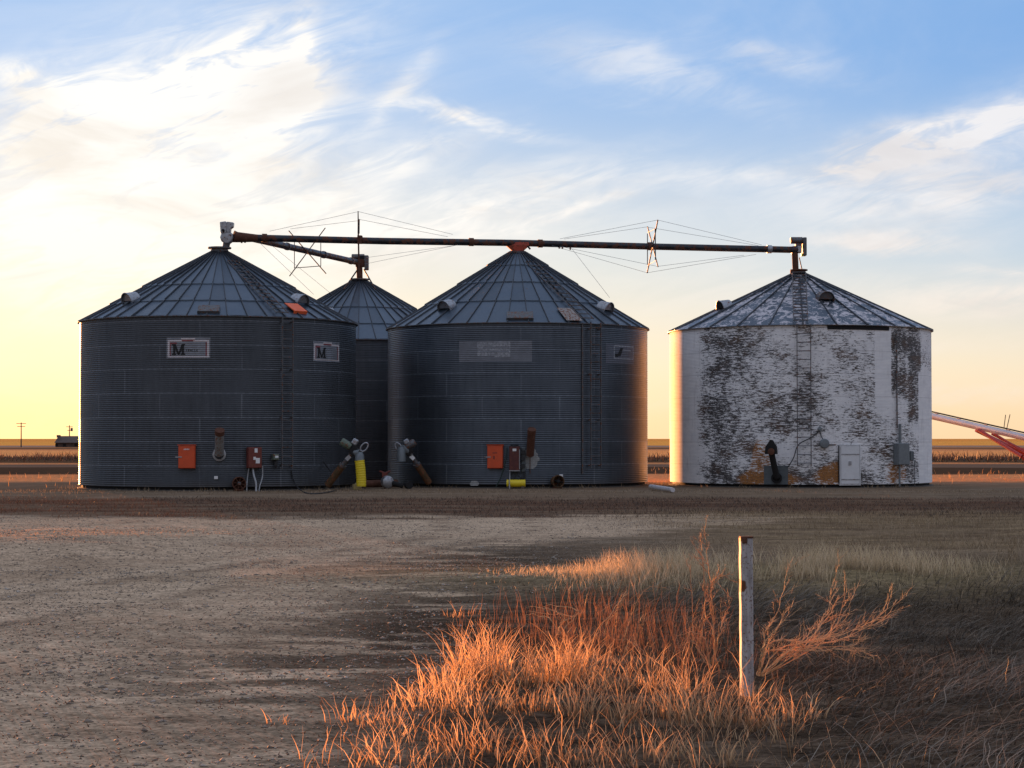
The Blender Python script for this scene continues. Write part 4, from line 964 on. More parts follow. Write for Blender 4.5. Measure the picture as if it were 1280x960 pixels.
def stubpipe(b, pts, rad, mat, label, capmat, collar_=True):
    P = [bp(b, *p) for p in pts]; r = empty('fill_pipe', tuple(P[-1]), label, 'pipe', 'short pipes capped on the bin walls')
    MB().tube(P, rad, 16).build('tube', mat, r, sm=50)
    d = (P[0]-P[-1]).normalized(); MB().tube([P[0]-d*.02, P[0]+d*.14], rad*1.08, 16).build('end_cap', capmat, r, sm=50)
    if collar_: 
        a, z = b.hit(pts[-1][0], pts[-1][1]); M = b.M(a); ax = M@Matrix(((1,0,0),(0,0,1),(0,-1,0)))
        MB().lathe(b.P(a, b.R+.02, z), [(rad*1.5,.0),(rad*1.5,.05),(rad*1.05,.06)], 20, ax).build('flange', M_galv, r, sm=40)
    return r
stubpipe(B1, [(274.5,542,.62), (274,568,.16)], .15, plain('chalky_tube', (.22,.22,.21), .7, .2, rust=.25), 'grey chalky pipe with rusty cap leaning out of the far left bin', M_rust)
rp = stubpipe(B2, [(664.5,541,.60), (662.5,569,.16)], .14, M_rust, 'rusty brown pipe leaning out of the middle bin over a chalky stain', M_rust, False)
pipe([bp(B2,662.5,568,.1), bp(B2,662.5,592,.06)], .015, M_rust, 'drain_rod', rp)
# little round signs of white on the walls
for b, px, py, s_, lab in ((B1, 270, 597, .10, 'small white square plate low on the far left bin'), (B2, 701, 595, .11, 'small white plate low on the middle bin above the rusty fan')):
    a, z = b.hit(px, py); M = b.M(a); o = MB().box(b.P(a, b.R+.03, z), (s_*1.2, .03, s_), M).build('wall_plate', M_white, None, tuple(b.P(a, b.R+.03, z-s_/2)), bevel=.006); tag(o, lab, 'plate')
# aeration fans / hand wheels standing at the wall
def fan(b, px, py, rad, label, spokes, mat, deep):
    a, _ = b.hit(px, py); c = b.P(a, b.R+.35, max(rad+.03, .2)); M = b.M(a); ax = M@Matrix(((1,0,0),(0,0,1),(0,-1,0)))
    r = empty('aeration_fan', (c.x, c.y, 0), label, 'fan', 'small round fans low at the bin walls')
    MB().lathe(c, [(rad*.82,-.32),(rad*.82,-.05),(rad,-.04),(rad,.06),(rad*.88,.06),(rad*.86,-.02),(rad*.86,-.25),(0,-.25)], 28, ax).build('housing', mat, r, sm=40)
    m = MB()
    for k in range(spokes):
        q = 2*PI*k/spokes+.2; d = ax@Vector((cos(q), sin(q), 0)); m.tube([c+ax@Vector((0,0,.03)), c+ax@Vector((0,0,.03))+d*rad*.93], .014, 6)
    m.build('guard_spokes', M_rust if spokes > 5 else M_dark, r)
    MB().lathe(c, [(rad*.28,-.2),(rad*.28,.05),(rad*.2,.08),(0,.08)], 16, ax).build('hub', M_galvdark if spokes > 5 else M_dark, r, sm=40)
    MB().box(c+M@Vector((0,-.1,-rad)), (rad*1.3,.25,.07), M).build('foot', M_rust, r)
fan(B1, 297, 604, .23, 'small spoked rusty fan on the ground beside the dark red switch box', 8, M_rust, .2)
fan(B2, 694, 604, .22, 'rusty brown fan with dark centre at the foot of the middle bin', 4, M_brown, .3)
def barrel():
    p = bp(B2, 645, 607, .5); r = empty('yellow_hose', (p.x, p.y, 0), 'short yellow ribbed hose lying on blocks under the maroon switch box', 'hose')
    a, _ = B2.hit(645, 607); M = B2.M(a); zc = .19; x0 = M@Vector((-.30,0,0)); n = 16
    MB().tube([Vector((p.x, p.y, zc))+M@Vector((-.33+.66*k/n,0,0)) for k in range(n+1)], [.125+.010*(k % 2) for k in range(n+1)], 18).build('ribbed_tube', M_yellow, r, sm=60)
    for s_ in (-1,1): MB().box((p.x+s_*.24, p.y, .035), (.10,.30,.11)).build('block', M_wood, r)
    MB().tube([Vector((p.x-.24, p.y-.14, .33)), Vector((p.x-.22, p.y-.16, 0))], .02, 8).build('strap', M_conduit, r)
barrel()

# unloading augers between the bins
def unloader(side, label, yellow):
    b = B1 if side < 0 else B2
    if side < 0: foot, head, sp = at(410, 606, 65.75), at(441, 565, 65.4), at(449.5, 571, 65.3)
    else: foot, head, sp = at(536, 603, 68.65), at(511, 565, 68.2), at(501.5, 564, 68.0)
    r = empty('unloading_auger', (foot.x, foot.y, 0), label, 'auger', 'unloading augers with motors between the bins')
    d = (head-foot); mid = foot+d*.60
    MB().tube([foot-d*.02, mid], .125, 16).build('lower_tube', M_brown, r, sm=50)
    MB().tube([mid-d*.03, head], .085, 16).build('upper_tube', M_galvdark, r, sm=50)
    MB().tube([mid-d*.035, mid+d*.02], .14, 16).build('clamp', M_galvdark, r, sm=50)
    MB().box(mid+d*.22+Vector((0,-.10,0)), (.13,.02,.18), Matrix.Rotation(-side*.8, 3, 'Y')).build('paper_label', M_white if side > 0 else M_galv, r)
    hc = head+d.normalized()*.06; MB().box(hc, (.26,.26,.30), Matrix.Rotation(side*-.7, 3, 'Y')).build('gearbox', M_dark, r, bevel=.02)
    # motor, belt guard, hand wheel
    mo = hc+Vector((side*.0-.0,0,.20)); ax = Matrix.Rotation(PI/2, 3, 'Y')
    T = Matrix.Rotation(-side*.55, 3, 'Y'); c2 = hc+Vector(((-.26 if side < 0 else .10), -.05, .22))
    MB().lathe(c2, [(0,-.2),(.11,-.2),(.135,-.17),(.135,.15),(.11,.19),(0,.19)], 18, T@ax).build('motor', M_green if side < 0 else M_galvdark, r, sm=40)
    MB().box(hc+Vector((.04*-side,-.02,.30)), (.20,.22,.22), T).build('belt_guard', M_galv, r, bevel=.04)
    w = hc+Vector((.36 if side < 0 else -.33, -.10, .12)); m = MB(); U = Matrix.Rotation(R_(38 if side < 0 else -30), 3, 'Y'); 
    m.tube([w+U@Vector((.10*cos(2*PI*k/16), 0, .17*sin(2*PI*k/16))) for k in range(17)], .028, 8, False); m.build('belt_rim', M_galv, r, sm=60)
    m = MB().tube([w+U@Vector((0,.1,-.12)), hc], .03, 6); m.build('guard_arm', M_galvdark, r)
    # spout
    MB().lathe(sp+Vector((0,0,-.14)), [(.16,-.22 if not yellow else .02),(.15,.20),(.10,.30)], 16).build('spout', M_greybox, r, sm=50)
    MB().tube([head, sp+Vector((0,0,.12))], .13, 12).build('spout_elbow', M_greybox, r, sm=50)
    if yellow:
        n = 44; top = sp+Vector((.0,-.02,-.12)); pts = [top+Vector((.06*sin(k/n*1.7), 0, -.88*k/n)) for k in range(n+1)]
        MB().tube(pts, [   .165+.007*math.sin(k*PI/2) for k in range(n+1)], 20).build('yellow_hose', M_yellow, r, sm=60)
unloader(-1, 'brown and grey unloading auger with a yellow hose hanging from its head', True)
unloader(1, 'brown unloading auger with a short grey spout, leaning on the middle bin', False)
def floor_valve():
    p = gnd(484, 611, 0); r = empty('blower', (p.x, p.y, 0), 'round pale blower housing on the ground between the two augers', 'blower')
    M = Matrix.Rotation(.5, 3, 'Z')@Matrix.Rotation(PI/2, 3, 'X')
    MB().lathe((p.x, p.y, .24), [(0,.16),(.10,.16),(.21,.10),(.225,.0),(.21,-.10),(0,-.12)], 24, M).build('housing', M_galv, r, sm=40)
    MB().tube([(p.x+.1,p.y,.22),(p.x+.55,p.y+.05,.10)], .09, 12).build('outlet', M_dark, r, sm=50)
    MB().lathe((p.x+.75, p.y-.05, .13), [(.0,.1),(.13,.1),(.13,-.1),(0,-.1)], 16, M).build('motor', M_dark, r, sm=40)
    q = Vector((p.x-.1, p.y+.3, .46)); MB().box(q, (.20,.12,.22)).box(q+Vector((-.12,0,.13)), (.16,.06,.06), Matrix.Rotation(.4,3,'Y')).box(q+Vector((.12,0,.13)), (.16,.06,.06), Matrix.Rotation(-.4,3,'Y')).build('red_bracket', M_redbox, r, bevel=.01)
    MB().box(q+Vector((0,0,-.25)), (.05,.05,.5)).build('post', M_redbox, r)
floor_valve()
p = gnd(446.5, 612.5); o = MB().box((p.x, p.y, .10), (.26,.22,.2), Matrix.Rotation(.3,3,'Z')).box((p.x+.02,p.y,.21),(.2,.16,.03)).build('wood_block', plain('tan_wood', (.42,.32,.14), .8), None, (p.x,p.y,0), bevel=.012); tag(o, 'tan wooden block on the dirt below the yellow hose', 'block')
p0 = gnd(447, 611.5); p1 = gnd(487, 610.5); o = MB().tube([p0+Vector((0,.5,.17)), p1+Vector((.2,.6,.17))], .13, 12).build('ground_pipe', M_rust, None, (p0.x,p0.y+.5,0), sm=50); tag(o, 'dark rusty pipe lying on the dirt between the left and middle bins', 'pipe')
o = MB().tube(smoothpts([bp(B1,364,588,.05), bp(B1,366,598,.05), bp(B1,371,608,.3), gnd(378,614,.03), gnd(388,617,.03), gnd(405,616,.03), gnd(420,613,.03)]), .02, 8).build('power_cable', M_cable, None, tuple(bp(B1,371,608,.3))); tag(o, 'black cable dropping from the left ladder and looping on the dirt', 'cable')
o = MB().tube([bp(B1,404,577,.05), bp(B1,413,589,.35)], .022, 8).build('prop_rod', M_dark, None, tuple(bp(B1,413,589,.35))); tag(o, 'short dark rod slanting from the wall to the brown auger tube', 'rod')
o = MB().tube([gnd(816,609,.12)+Vector((0,1,0)), gnd(843,613,.10)+Vector((0,.6,0))], .075, 12).tube([gnd(820,609,.06)+Vector((0,1.5,0)), gnd(840,612,.08)+Vector((0,1.3,0))], .04, 8).build('pipe_scrap', M_augerwhite, None, tuple(gnd(830,611)+Vector((0,1,0))), sm=50); tag(o, 'pale pipe lying on the ground at the left foot of the white bin', 'pipe')

# ------------------------------------------------------------------ overhead conveyor, heads, spreaders and stays
G_CONV = 'overhead grain conveyor tubes between the bin peaks'
HD1 = at(285, 296.5, 69.0); HD3 = at(990, 313, 72.8)
a1_ = at(297, 296.8, 69.05); a2_ = at(992, 312.3, 72.8)
main = empty('overhead_conveyor', tuple(a1_), 'long dark conveyor tube running over the peaks of three bins', 'conveyor', G_CONV)
def along(A, B, t): return A+(B-A)*t
bend = at(647, 303.7, 72.6)
MB().tube([a1_, along(a1_,bend,.5)+Vector((0,0,-.03)), bend, along(bend,a2_,.5)+Vector((0,0,-.01)), a2_], .125, 18).build('tube', M_tube, main, sm=50)
def axisM(d, up=Vector((0,0,1))):
    z = d.normalized(); x = up.cross(z).normalized(); y = z.cross(x); return Matrix((x, y, z)).transposed()
AX = axisM(a2_-a1_)
for px in (330, 448, 588, 676, 815, 962):
    y = 296.8+(px-297)*(313.2-296.8)/695; q = at(px, y, 69.05+(px-297)/695*3.75)
    t_ = (q.x-a1_.x)/(a2_.x-a1_.x); q = along(a1_, bend, (q.x-a1_.x)/(bend.x-a1_.x)) if q.x < bend.x else along(bend, a2_, (q.x-bend.x)/(a2_.x-bend.x))
    MB().lathe(q, [(.125,-.09),(.155,-.09),(.155,.09),(.125,.09)], 18, AX).build('flange', M_rust if px != 962 else M_galv, main, sm=40)
m = MB()
for px, s_ in ((304,.10),(308,.08),(700,.05),(704,.07),(714,.12)): 
    q = along(a1_, bend, (at(px,300,69.5).x-a1_.x)/(bend.x-a1_.x)) if px < 600 else along(bend, a2_, (at(px,305,71.5).x-bend.x)/(a2_.x-bend.x)); m.box(q+Vector((0,0,-.15)), (.06,.05,s_))
m.build('bolt_lugs', M_rust, main)
# transition casting at the left end
MB().tube([at(292,295.5,69.0), at(297,296.5,69.05), at(322,297.8,69.2)], [.22,.19,.135], 14).build('end_taper', M_rust, main, sm=50)
# red drop spout above the middle bin
pk2 = Vector((B2.cx, B2.cy, B2.roofz(.3)+.2)); sx = at(645, 303, 71.2); 
sz = pk2.z; m = MB(); rows = []
for w_, z_, d_ in ((.42,bend.z+.02,.16),(.44,bend.z-.10,.17),(.15,bend.z-.36,.13),(.13,bend.z-.46,.12)):
    yy = B2.cy; rows.append([Vector((B2.cx-w_, yy-d_, z_)), Vector((B2.cx+w_, yy-d_, z_)), Vector((B2.cx+w_, yy+d_, z_)), Vector((B2.cx-w_, yy+d_, z_))])
m.face_grid(rows, True); m.build('drop_spout', plain('spout_red', (.42,.06,.03), .6, var=.3, rust=.25), main)
MB().tube([Vector((B2.cx+.38, B2.cy-.2, bend.z-.14)), Vector((B2.cx+.48, B2.cy-.2, bend.z-.26))], .035, 8).build('spout_lever', M_dark, main)
# second tube to the rear bin
b1_ = at(308, 296.5, 69.3); b2_ = at(447, 328, 81.4)
sec = empty('overhead_conveyor', tuple(b1_), 'shorter dark conveyor tube slanting back to the hidden rear bin', 'conveyor', G_CONV)
MB().tube([b1_, b2_], .125, 18).build('tube', M_tube, sec, sm=50)
for t_ in (.33, .66, .93): MB().lathe(along(b1_, b2_, t_), [(.125,-.07),(.15,-.07),(.15,.07),(.125,.07)], 18, axisM(b2_-b1_)).build('flange', M_galvdark, sec, sm=40)
# heads
def head1():
    c = at(284, 293, 68.95); r = empty('conveyor_head', (c.x, c.y, B1.roofz(.33)+.3), 'galvanised motor box and round gear case on the far left peak', 'conveyor head', 'drive heads on top of the bins')
    u = 1/34.8; X = lambda px: (px-284)*u; Z = lambda py: (293-py)*u
    T = Matrix.Identity(4); T.translation = c
    MB().prism([(X(276.5),Z(292)),(X(275.5),Z(278)),(X(283),Z(277)),(X(284.5),Z(279)),(X(284),Z(292))], T, .36).build('motor_box', M_galv, r, bevel=.02)
    T2 = T.copy(); T2.translation = c+Vector((0,-.03,0)); MB().prism([(X(284),Z(291)),(X(284.5),Z(277.5)),(X(292.5),Z(278.5)),(X(292),Z(284)),(X(289),Z(286)),(X(288.5),Z(291))], T2, .30).build('belt_guard', M_galv, r, bevel=.02)
    MB().lathe(at(284,297,68.95), [(0,-.2),(.20,-.2),(.24,-.15),(.24,.12),(.2,.16),(0,.17)], 10, Matrix.Rotation(PI/2,3,'X')).build('gear_case', M_galv, r, sm=30)
    MB().lathe(at(279,288,68.75), [(0,-.05),(.05,-.05),(.05,.06),(0,.06)], 10, Matrix.Rotation(PI/2,3,'X')).build('shaft_hole', M_dark, r)
    MB().tube([at(284,300,68.98), Vector((B1.cx+.22, B1.cy, B1.roofz(.33)+.22))], .13, 14).build('drop_tube', M_galvdark, r, sm=50)
head1()
def head3():
    c = at(998, 308, 72.8); u = 1/33.0; r = empty('conveyor_head', (c.x-.08, c.y, B3.roofz(.24)), 'rusty pipe and dark motor on the peak of the white bin', 'conveyor head', 'drive heads on top of the bins')
    D = lambda px, py: c+Vector(((px-998)*u, 0, (308-py)*u))
    MB().tube([D(994.5,342), D(993.5,316)], .12, 14).build('drop_tube', M_rust, r, sm=50)
    MB().tube([D(989,313), D(997,312)], .15, 14).build('elbow', M_tube, r, sm=50)
    MB().lathe(D(994,342), [(.2,0),(.2,.12),(.13,.14)], 16).build('flange', M_rust, r, sm=40)
    MB().box(D(1005.5,308.5), (.14,.34,.70)).build('belt_guard', M_galvdark, r, bevel=.03)
    MB().lathe(D(996,300.5), [(0,-.24),(.11,-.24),(.13,-.2),(.13,.2),(.1,.24),(0,.24)], 16, Matrix.Rotation(PI/2,3,'Y')).build('motor', M_galvdark, r, sm=40)
    MB().box(D(998,308), (.24,.26,.2)).build('gearbox', M_galvdark, r, bevel=.02); MB().box(D(999,312), (.16,.28,.26)).build('gear_case', M_galv, r, bevel=.03)
    MB().box(D(1003.5,318.5), (.14,.2,.10)).build('guard_foot', M_yellow, r); pipe([D(999,322), D(1003,340)], .02, M_cable, 'stay_rod', r)
head3()
def head4():
    c = at(452, 328, 81.6); u = 1/29.4; r = empty('conveyor_head', (c.x, c.y, B4.roofz(.3)), 'rusty drive head with dark motor on the rear bin peak', 'conveyor head', 'drive heads on top of the bins')
    D = lambda px, py: c+Vector(((px-452)*u, 0, (328-py)*u))
    MB().tube([D(449.8,352), D(449,325)], .13, 14).build('drop_tube', M_rust, r, sm=50)
    MB().box(D(458.3,328.5), (.17,.36,.62)).build('belt_guard', M_galvdark, r, bevel=.03)
    MB().box(D(450,329), (.36,.3,.34)).build('gearbox', M_rust, r, bevel=.03)
    MB().lathe(D(446,321), [(0,-.22),(.10,-.22),(.12,-.2),(.12,.3),(.1,.33),(0,.33)], 16, Matrix.Rotation(PI/2,3,'Y')).build('motor', M_galvdark, r, sm=40)
    MB().box(D(454,322), (.4,.3,.14)).build('motor_base', M_dark, r, bevel=.01)
    for s_, e in ((-1, 433), (1, 472)): pipe([D(451+s_*4,337), D(e,360)+Vector((0,-1.2,-.15))], .03, M_rod, 'stay_strut', r)
head4()
# mast on the main tube
mt = along(a1_, bend, (at(448,298,69.9).x-a1_.x)/(bend.x-a1_.x)); u = mt.y/F
mast = empty('guy_mast', tuple(mt), 'thin rusty mast clamped upright across the long conveyor tube', 'mast')
DM = lambda px, py, y=None: at(px, py, mt.y-.15 if y is None else y)
MB().tube([DM(449,345), DM(448,298), DM(447.6,264)], [.03,.03,.018], 8).build('pole', M_rust, mast); MB().tube([DM(448.4,274), DM(448.2,292)], .04, 8).build('pole_sleeve', M_rod, mast)
MB().box(mt+Vector((0,-.13,0)), (.16,.08,.30)).build('clamp', M_rust, mast)
# the second spreader at 385 and the one at 815
def spreader(label, rods, box, parent_y, group='rod spreaders holding the stay wires'):
    r = empty('wire_spreader', tuple(at(*box, parent_y)), label, 'spreader', group)
    for (x0,y0,d0),(x1,y1,d1),w_ in rods: MB().tube([at(x0,y0,parent_y+d0), at(x1,y1,parent_y+d1)], w_, 6).build('rod', M_rod, r)
    return r
spreader('wide x-shaped rod spreader around the slanting conveyor tube', [((361,288.5,-.9),(407.5,342,.9),.022),((406.5,285,.9),(362,345,-.9),.022),((368,302,-.8),(368,335,-.8),.015),((401,302,.8),(401,333,.8),.015),((368,335,-.8),(401,332.5,.8),.015)], (385,313.5), 74.9)
spreader('narrow x-shaped rod spreader on the long tube between middle and white bins', [((822.3,275,-1.0),(809,341,1.0),.024),((809.5,283.5,1.0),(822.5,333.5,-1.0),.022),((809.3,292,.9),(809.3,331,.9),.016),((819,286,-.9),(819.3,325,-.9),.020),((809.5,291,.9),(819,286,-.9),.010),((810,331.5,.9),(819,326,-.9),.010)], (815,308), 71.8)
def wire(p, q, label, rad=.006, sag=.0):
    A, B = at(*p), at(*q); o = MB().tube([A, (A+B)/2-Vector((0,0,sag)), B], rad, 4).build('stay_wire', M_wire, None, tuple(A)); tag(o, label, 'wire', 'thin stay wires around the conveyor tubes')
W_ = [((448,264.5,69.8),(337,289,69.2),'upper wire from the mast tip down leftwards'),((447,276,69.8),(363,286,69.3),'lower wire from the mast sleeve leftwards'),
      ((448,264.5,69.8),(566,293,70.6),'wire from the mast tip down right to the tube'),((448,274,69.8),(560,296,70.6),'wire from the mast sleeve down right to the tube'),
      ((456,330,81),(568,307,71),'lower wire from the rear head up right to the tube'),((458,322,81),(575,306,71),'upper wire from the rear head up right to the tube'),
      ((822,275,70.8),(700,298.5,71.4),'top left wire of the narrow spreader'),((809.5,283.5,72.8),(705,298.8,71.5),'second left wire of the narrow spreader'),
      ((822,275,70.8),(952,306,72.5),'top right wire of the narrow spreader'),((810,284,72.8),(948,307,72.5),'second right wire of the narrow spreader'),
      ((809,341,72.8),(690,307,71.2),'bottom left wire of the narrow spreader'),((822,333,70.8),(700,308,71.3),'second bottom left wire of the narrow spreader'),
      ((809,341,72.8),(945,318,72.5),'bottom right wire of the narrow spreader'),((822,333,70.8),(930,319,72.4),'second bottom right wire of the narrow spreader'),
      ((322,301,69.3),(392,368,68.5),'left wire slanting down to the roof of the far left bin'),((715,311,71.6),(762,372,71),'wire slanting down to the roof of the middle bin'),
      ((335,303,69.5),(420,372,72),'right wire slanting down over the far left roof')]
for a, b, l in W_: wire(a, b, l)

# ------------------------------------------------------------------ portable auger at the right
def portable():
    hi = at(1140, 514.5, 84.0); lo0 = at(1280, 546.5, 81.0); d = lo0-hi; lo = hi+d*1.42; r = empty('portable_auger', (lo0.x, lo0.y, 0), 'white portable grain auger with red undercarriage running out right', 'auger')
    dn = d.normalized(); MB().tube([hi, lo], .14, 18).build('tube', M_augerwhite, r, sm=50)
    upv = Vector((0,0,1)); n_ = (upv-dn*upv.dot(dn)).normalized()
    MB().tube([hi+n_*.19, lo+n_*.19], .03, 8).build('drive_shaft', M_dark, r)
    for t_ in (.22,.42,.66,.86,1.05): MB().box(hi+d*t_+n_*.13, (.10,.12,.12), axisM(dn)).build('bracket', M_galv, r)
    # track and A-frame
    s0 = hi+d*.60-n_*.15; s1 = hi+d*.74-n_*.16
    wx = at(1296, 590, 79.6); wb = at(1304, 590, 83.4)
    for q, w in ((Vector((0,-.25,0)), wx), (Vector((0,.25,0)), wb)):
        MB().tube([s0+q, Vector((w.x-.6, w.y, 1.0))], .085, 8).build('undercarriage_arm', M_augerred, r); MB().tube([s1+q, Vector((w.x+.4, w.y, .62))], .05, 8).build('undercarriage_brace', M_augerred, r)
        MB().tube([Vector((w.x-.6, w.y, 1.0)), Vector((w.x, w.y, .36))], .06, 8).build('leg', M_augerred, r)
        wh = MB().lathe((w.x, w.y, .36), [(.20,-.10),(.33,-.11),(.36,-.05),(.36,.05),(.33,.11),(.20,.10)], 24, Matrix.Rotation(PI/2,3,'X')).build('wheel', M_rubber, r, sm=40)
        MB().lathe((w.x, w.y, .36), [(0,-.03),(.20,-.08),(.20,.08),(0,.03)], 20, Matrix.Rotation(PI/2,3,'X')).build('rim', M_augerred, wh, sm=40)
    MB().tube([Vector((wx.x, wx.y, .36)), Vector((wb.x, wb.y, .36))], .05, 8).build('axle', M_augerred, r)
    for x0, y0, x1, y1 in ((1255,535,1257,518.5),(1258,538,1262.5,518)): MB().tube([at(x0,y0,82), at(x1,y1,82)], .017, 6).build('stay_post', M_rod, r)
    bx = lo+Vector((0,0,.0)); MB().box((lo.x+.1, lo.y, max(lo.z-.12,.22)), (.9,.7,.35)).build('hopper', M_augerred, r, bevel=.03)
portable()

# ------------------------------------------------------------------ the white post
def post():
    b = gnd(934, 873, .0); top = at(932.6, 672, b.y); L = top.z; r = empty('marker_post', (b.x, b.y, 0), 'old white painted metal post with rust spots standing in the grass', 'post')
    w = .041; n = 18; ang = .07; prof = [(-w,-.026),(-w+.012,-.036),(w-.012,-.036),(w,-.026),(w,.05),(w-.010,.05),(w-.010,-.024),(-w+.010,-.024),(-w+.010,.05),(-w,.05)]
    m = MB(); rows = []; c_, s_ = cos(ang), sin(ang)
    for k in range(n+1):
        z = -.3+(L+.3)*k/n; rx = b.x+(top.x-b.x)*z/L; dx = .0015*math.sin(k*2.3); rows.append([Vector((rx+dx+p[0]*c_-p[1]*s_, b.y+p[0]*s_+p[1]*c_, z)) for p in prof])
    m.face_grid(rows, True); m.f.append(tuple(range(n*len(prof), (n+1)*len(prof))))
    m.build('channel', M_post, r, bevel=.002)
    cp = MB().box((top.x, b.y-.005, L+.004), (w*2.1, .07, .012), Matrix.Rotation(ang, 3, 'Z')).box((top.x-.015, b.y-.042, L-.018), (.035,.006,.035), Matrix.Rotation(ang,3,'Z')); cp.build('rusty_cap', M_rust, r)
post()

# ------------------------------------------------------------------ dead shrub, tall weed, fallen twigs
def grow(m, p, d, L, rad, depth, rnd, bias):
    rad = max(rad, .0016)
    pts = [p]; n = 5
    for k in range(n):
        d = (d+Vector((rnd.gauss(0,.10), rnd.gauss(0,.10), rnd.gauss(0,.08)))+bias*.05).normalized(); p = p+d*L/n; pts.append(p)
    m.tube(pts, [rad*(1-.75*k/n) for k in range(n+1)], 5)
    if depth > 0:
        for k in range(1, n+1):
            for _ in range(rnd.choice((1,1,2))):
                q = (d+Vector((rnd.gauss(0,.5), rnd.gauss(0,.55), rnd.gauss(0,.45)))+bias*.25).normalized(); grow(m, pts[k], q, L*rnd.uniform(.3,.55), rad*.5, depth-1, rnd, bias)
def shrub(name, label, base, tips, Y, rad, mat, seed, depth=1, tw=.18, gname=None):
    rnd = random.Random(seed); b = base; r = empty(name, (b.x, b.y, fz(b.x, b.y)), label, 'shrub' if 'shrub' in name else 'weed')
    tm = MB()
    for tp in tips:
        mids = [at(px, py, Y+dy) for px, py, dy in tp]; P = smoothpts([b+Vector((rnd.uniform(-.03,.03), rnd.uniform(-.03,.03), -.03))]+mids, 5)
        n = len(P); P = [p+Vector((rnd.gauss(0,.006), rnd.gauss(0,.01), rnd.gauss(0,.006))) for p in P]
        MB().tube(P, [rad*(1-.72*k/(n-1)) for k in range(n)], 6).build('branch', mat, r, sm=60)
        for k in range(3, n-1):
            if rnd.random() < .75:
                d = (P[k+1]-P[k]).normalized(); q = (d+Vector((rnd.gauss(0,.45), rnd.gauss(0,.5), rnd.gauss(0,.35)))).normalized(); grow(tm, P[k], q, tw*rnd.uniform(.5,1.3), rad*.42, depth, rnd, Vector((0,0,.3)))
    tm.build('twigs', mat, r); return r
Ys = 14.4
sb = Vector((at(945, 840, Ys).x, Ys, fz(1.8, Ys)))
shrub('dead_shrub', 'sunlit leafless shrub with branches sweeping right of the white post', sb,
      [[(960,815,0),(1000,812,0),(1050,808,.1),(1080,812,.1)],[(975,812,0),(1030,800,0),(1085,780,.1),(1122,750,.1)],[(985,815,0),(1050,800,.2),(1100,775,.3),(1128,745,.3)],
       [(990,812,0),(1020,790,0),(1036,755,.1),(1043,724,.1)],[(1000,812,0),(1028,780,.2),(1050,745,.2)],[(1010,808,0),(1045,782,.1),(1070,742,.2)],[(980,818,0),(1040,812,-.1),(1070,815,-.1)],
       [(960,806,0),(985,800,0),(1010,803,.2),(1060,800,.3)],[(1000,806,0),(1060,790,.4),(1105,768,.5)],[(955,800,-.1),(962,780,-.1),(975,758,-.1),(985,700,-.1)],[(952,812,-.2),(968,788,-.2),(982,770,-.2)],[(1020,808,.1),(1050,770,.2),(1058,728,.2)]],
      Ys, .0048, G_twigp, 5, 1, .17)
sb2 = Vector((at(890, 850, 14.9).x, 14.9, 0.0))
shrub('tall_weed', 'tall thin upright weed stalks left of the white post', sb2,
      [[(893,800,0),(889,740,0),(884,690,0),(880,655,0)],[(878,810,0),(880,760,0),(878,700,0),(876,668,0)],[(868,800,.1),(866,760,.1),(861,705,.1)],[(893,790,0),(888,750,0),(897,720,0),(921,728,0)],[(872,808,0),(878,770,0),(884,740,.1)],
       [(900,790,0),(905,770,.1),(915,745,.1)],[(880,800,0),(862,790,0),(858,812,0)]],
      14.9, .0055, G_twig, 9, 1, .12)
sb3 = gnd(700, 790); shrub('fallen_twigs', 'pale curled twigs caught on top of the reddish stalks', sb3,
      [[(690,775,0),(672,768,0),(655,768,0)],[(705,772,0),(690,762,0),(662,757,0)],[(715,775,0),(722,764,0),(705,758,0),(680,758,0)],[(700,778,0),(716,770,0),(660,764,.1)],[(735,800,0),(760,770,0),(784,740,.1)]], sb3.y, .006, G_twigp, 3, 0, .08)
bpy.data.objects['fallen_twigs']['category'] = 'twigs'
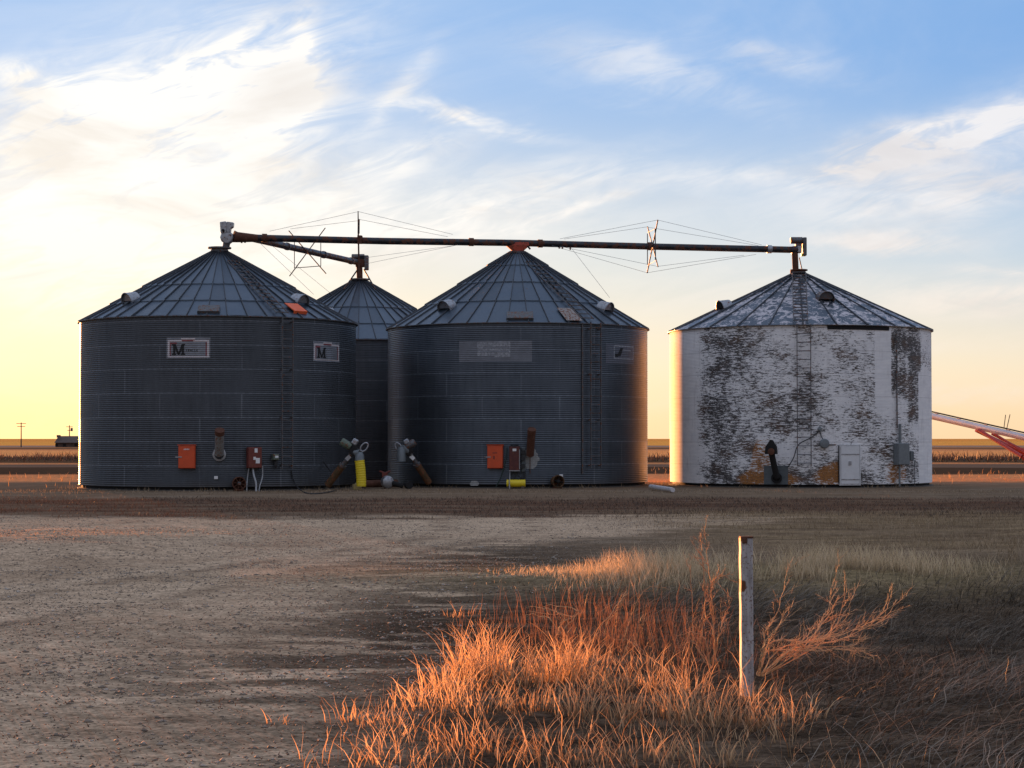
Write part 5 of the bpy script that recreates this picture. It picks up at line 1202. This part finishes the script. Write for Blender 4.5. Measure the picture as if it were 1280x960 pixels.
o_ = gnd(780, 800); shrub('slanting_stalk', 'long bare stalk leaning right behind the straw', o_, [[(790,770,0),(808,735,0),(833,735,.1)],[(756,790,0),(770,765,0),(785,740,0)]], o_.y, .006, G_twig, 4, 0, .1)

# ------------------------------------------------------------------ far things at the left
def shed():
    Y = 690; c = at(87, 556, Y); z0 = fz(c.x, Y); u = Y/F; r = empty('farm_shed', (c.x, Y, z0), 'distant low brown farm shed on the plain at far left', 'shed')
    w = 29.5*u; h = 6.5*u; x0 = c.x-w/2; top = at(87, 545, Y).z; mid = z0+(top-z0)*.42
    MB().box((c.x, Y, (z0+mid)/2), (w*.97, 8, mid-z0)).build('wall', M_shed, r)
    m = MB(); m.face_grid([[Vector((c.x+s_*w/2*k, Y+y, z)) for s_, y in ((-1,-5*k2),(1,-5*k2),(1,5*k2),(-1,5*k2))] for k, k2, z in ((1.02,1,mid-.1),(1.0,.95,mid+.1),(.93,.08,top))], True); m.f.append((8,9,10,11)); m.build('roof', M_shedroof, r)
    for px, ww in ((74,3.2),(84,3.6),(98,3.4)): MB().box((at(px,556,Y).x, Y-4.02, z0+(mid-z0)*.45), (ww*u, .1, (mid-z0)*.6)).build('opening', M_dark, r)
    MB().box((x0+1.0, Y-3, top-.1), (1.2,1.2,.9)).build('chimney', M_concrete, r)
shed()
for px, ty, Y, arms, lab in ((26.5,528,700,((529.5,12),(533,10)),'tall utility pole with two crossarms, leftmost on the horizon'),(86.8,531.5,760,((533.5,8),(538,5)),'utility pole with a transformer behind the distant shed')):
    b = at(px, 556, Y); z0 = fz(b.x, Y); t_ = at(px, ty, Y); u = Y/F; r = empty('utility_pole', (b.x, Y, z0), lab, 'utility pole', 'utility poles on the horizon')
    MB().tube([(b.x, Y, z0-.5), t_], [.24,.17], 8).build('pole', M_wood, r)
    for ay, aw in arms: MB().box((b.x, Y-.2, at(px,ay,Y).z), (aw*u, .2, .22)).build('crossarm', M_wood, r)
    if px > 50: MB().lathe((b.x+.8, Y, at(px,539,Y).z), [(0,0),(.5,0),(.5,1.3),(0,1.3)], 10).build('transformer', M_greypaint, r)
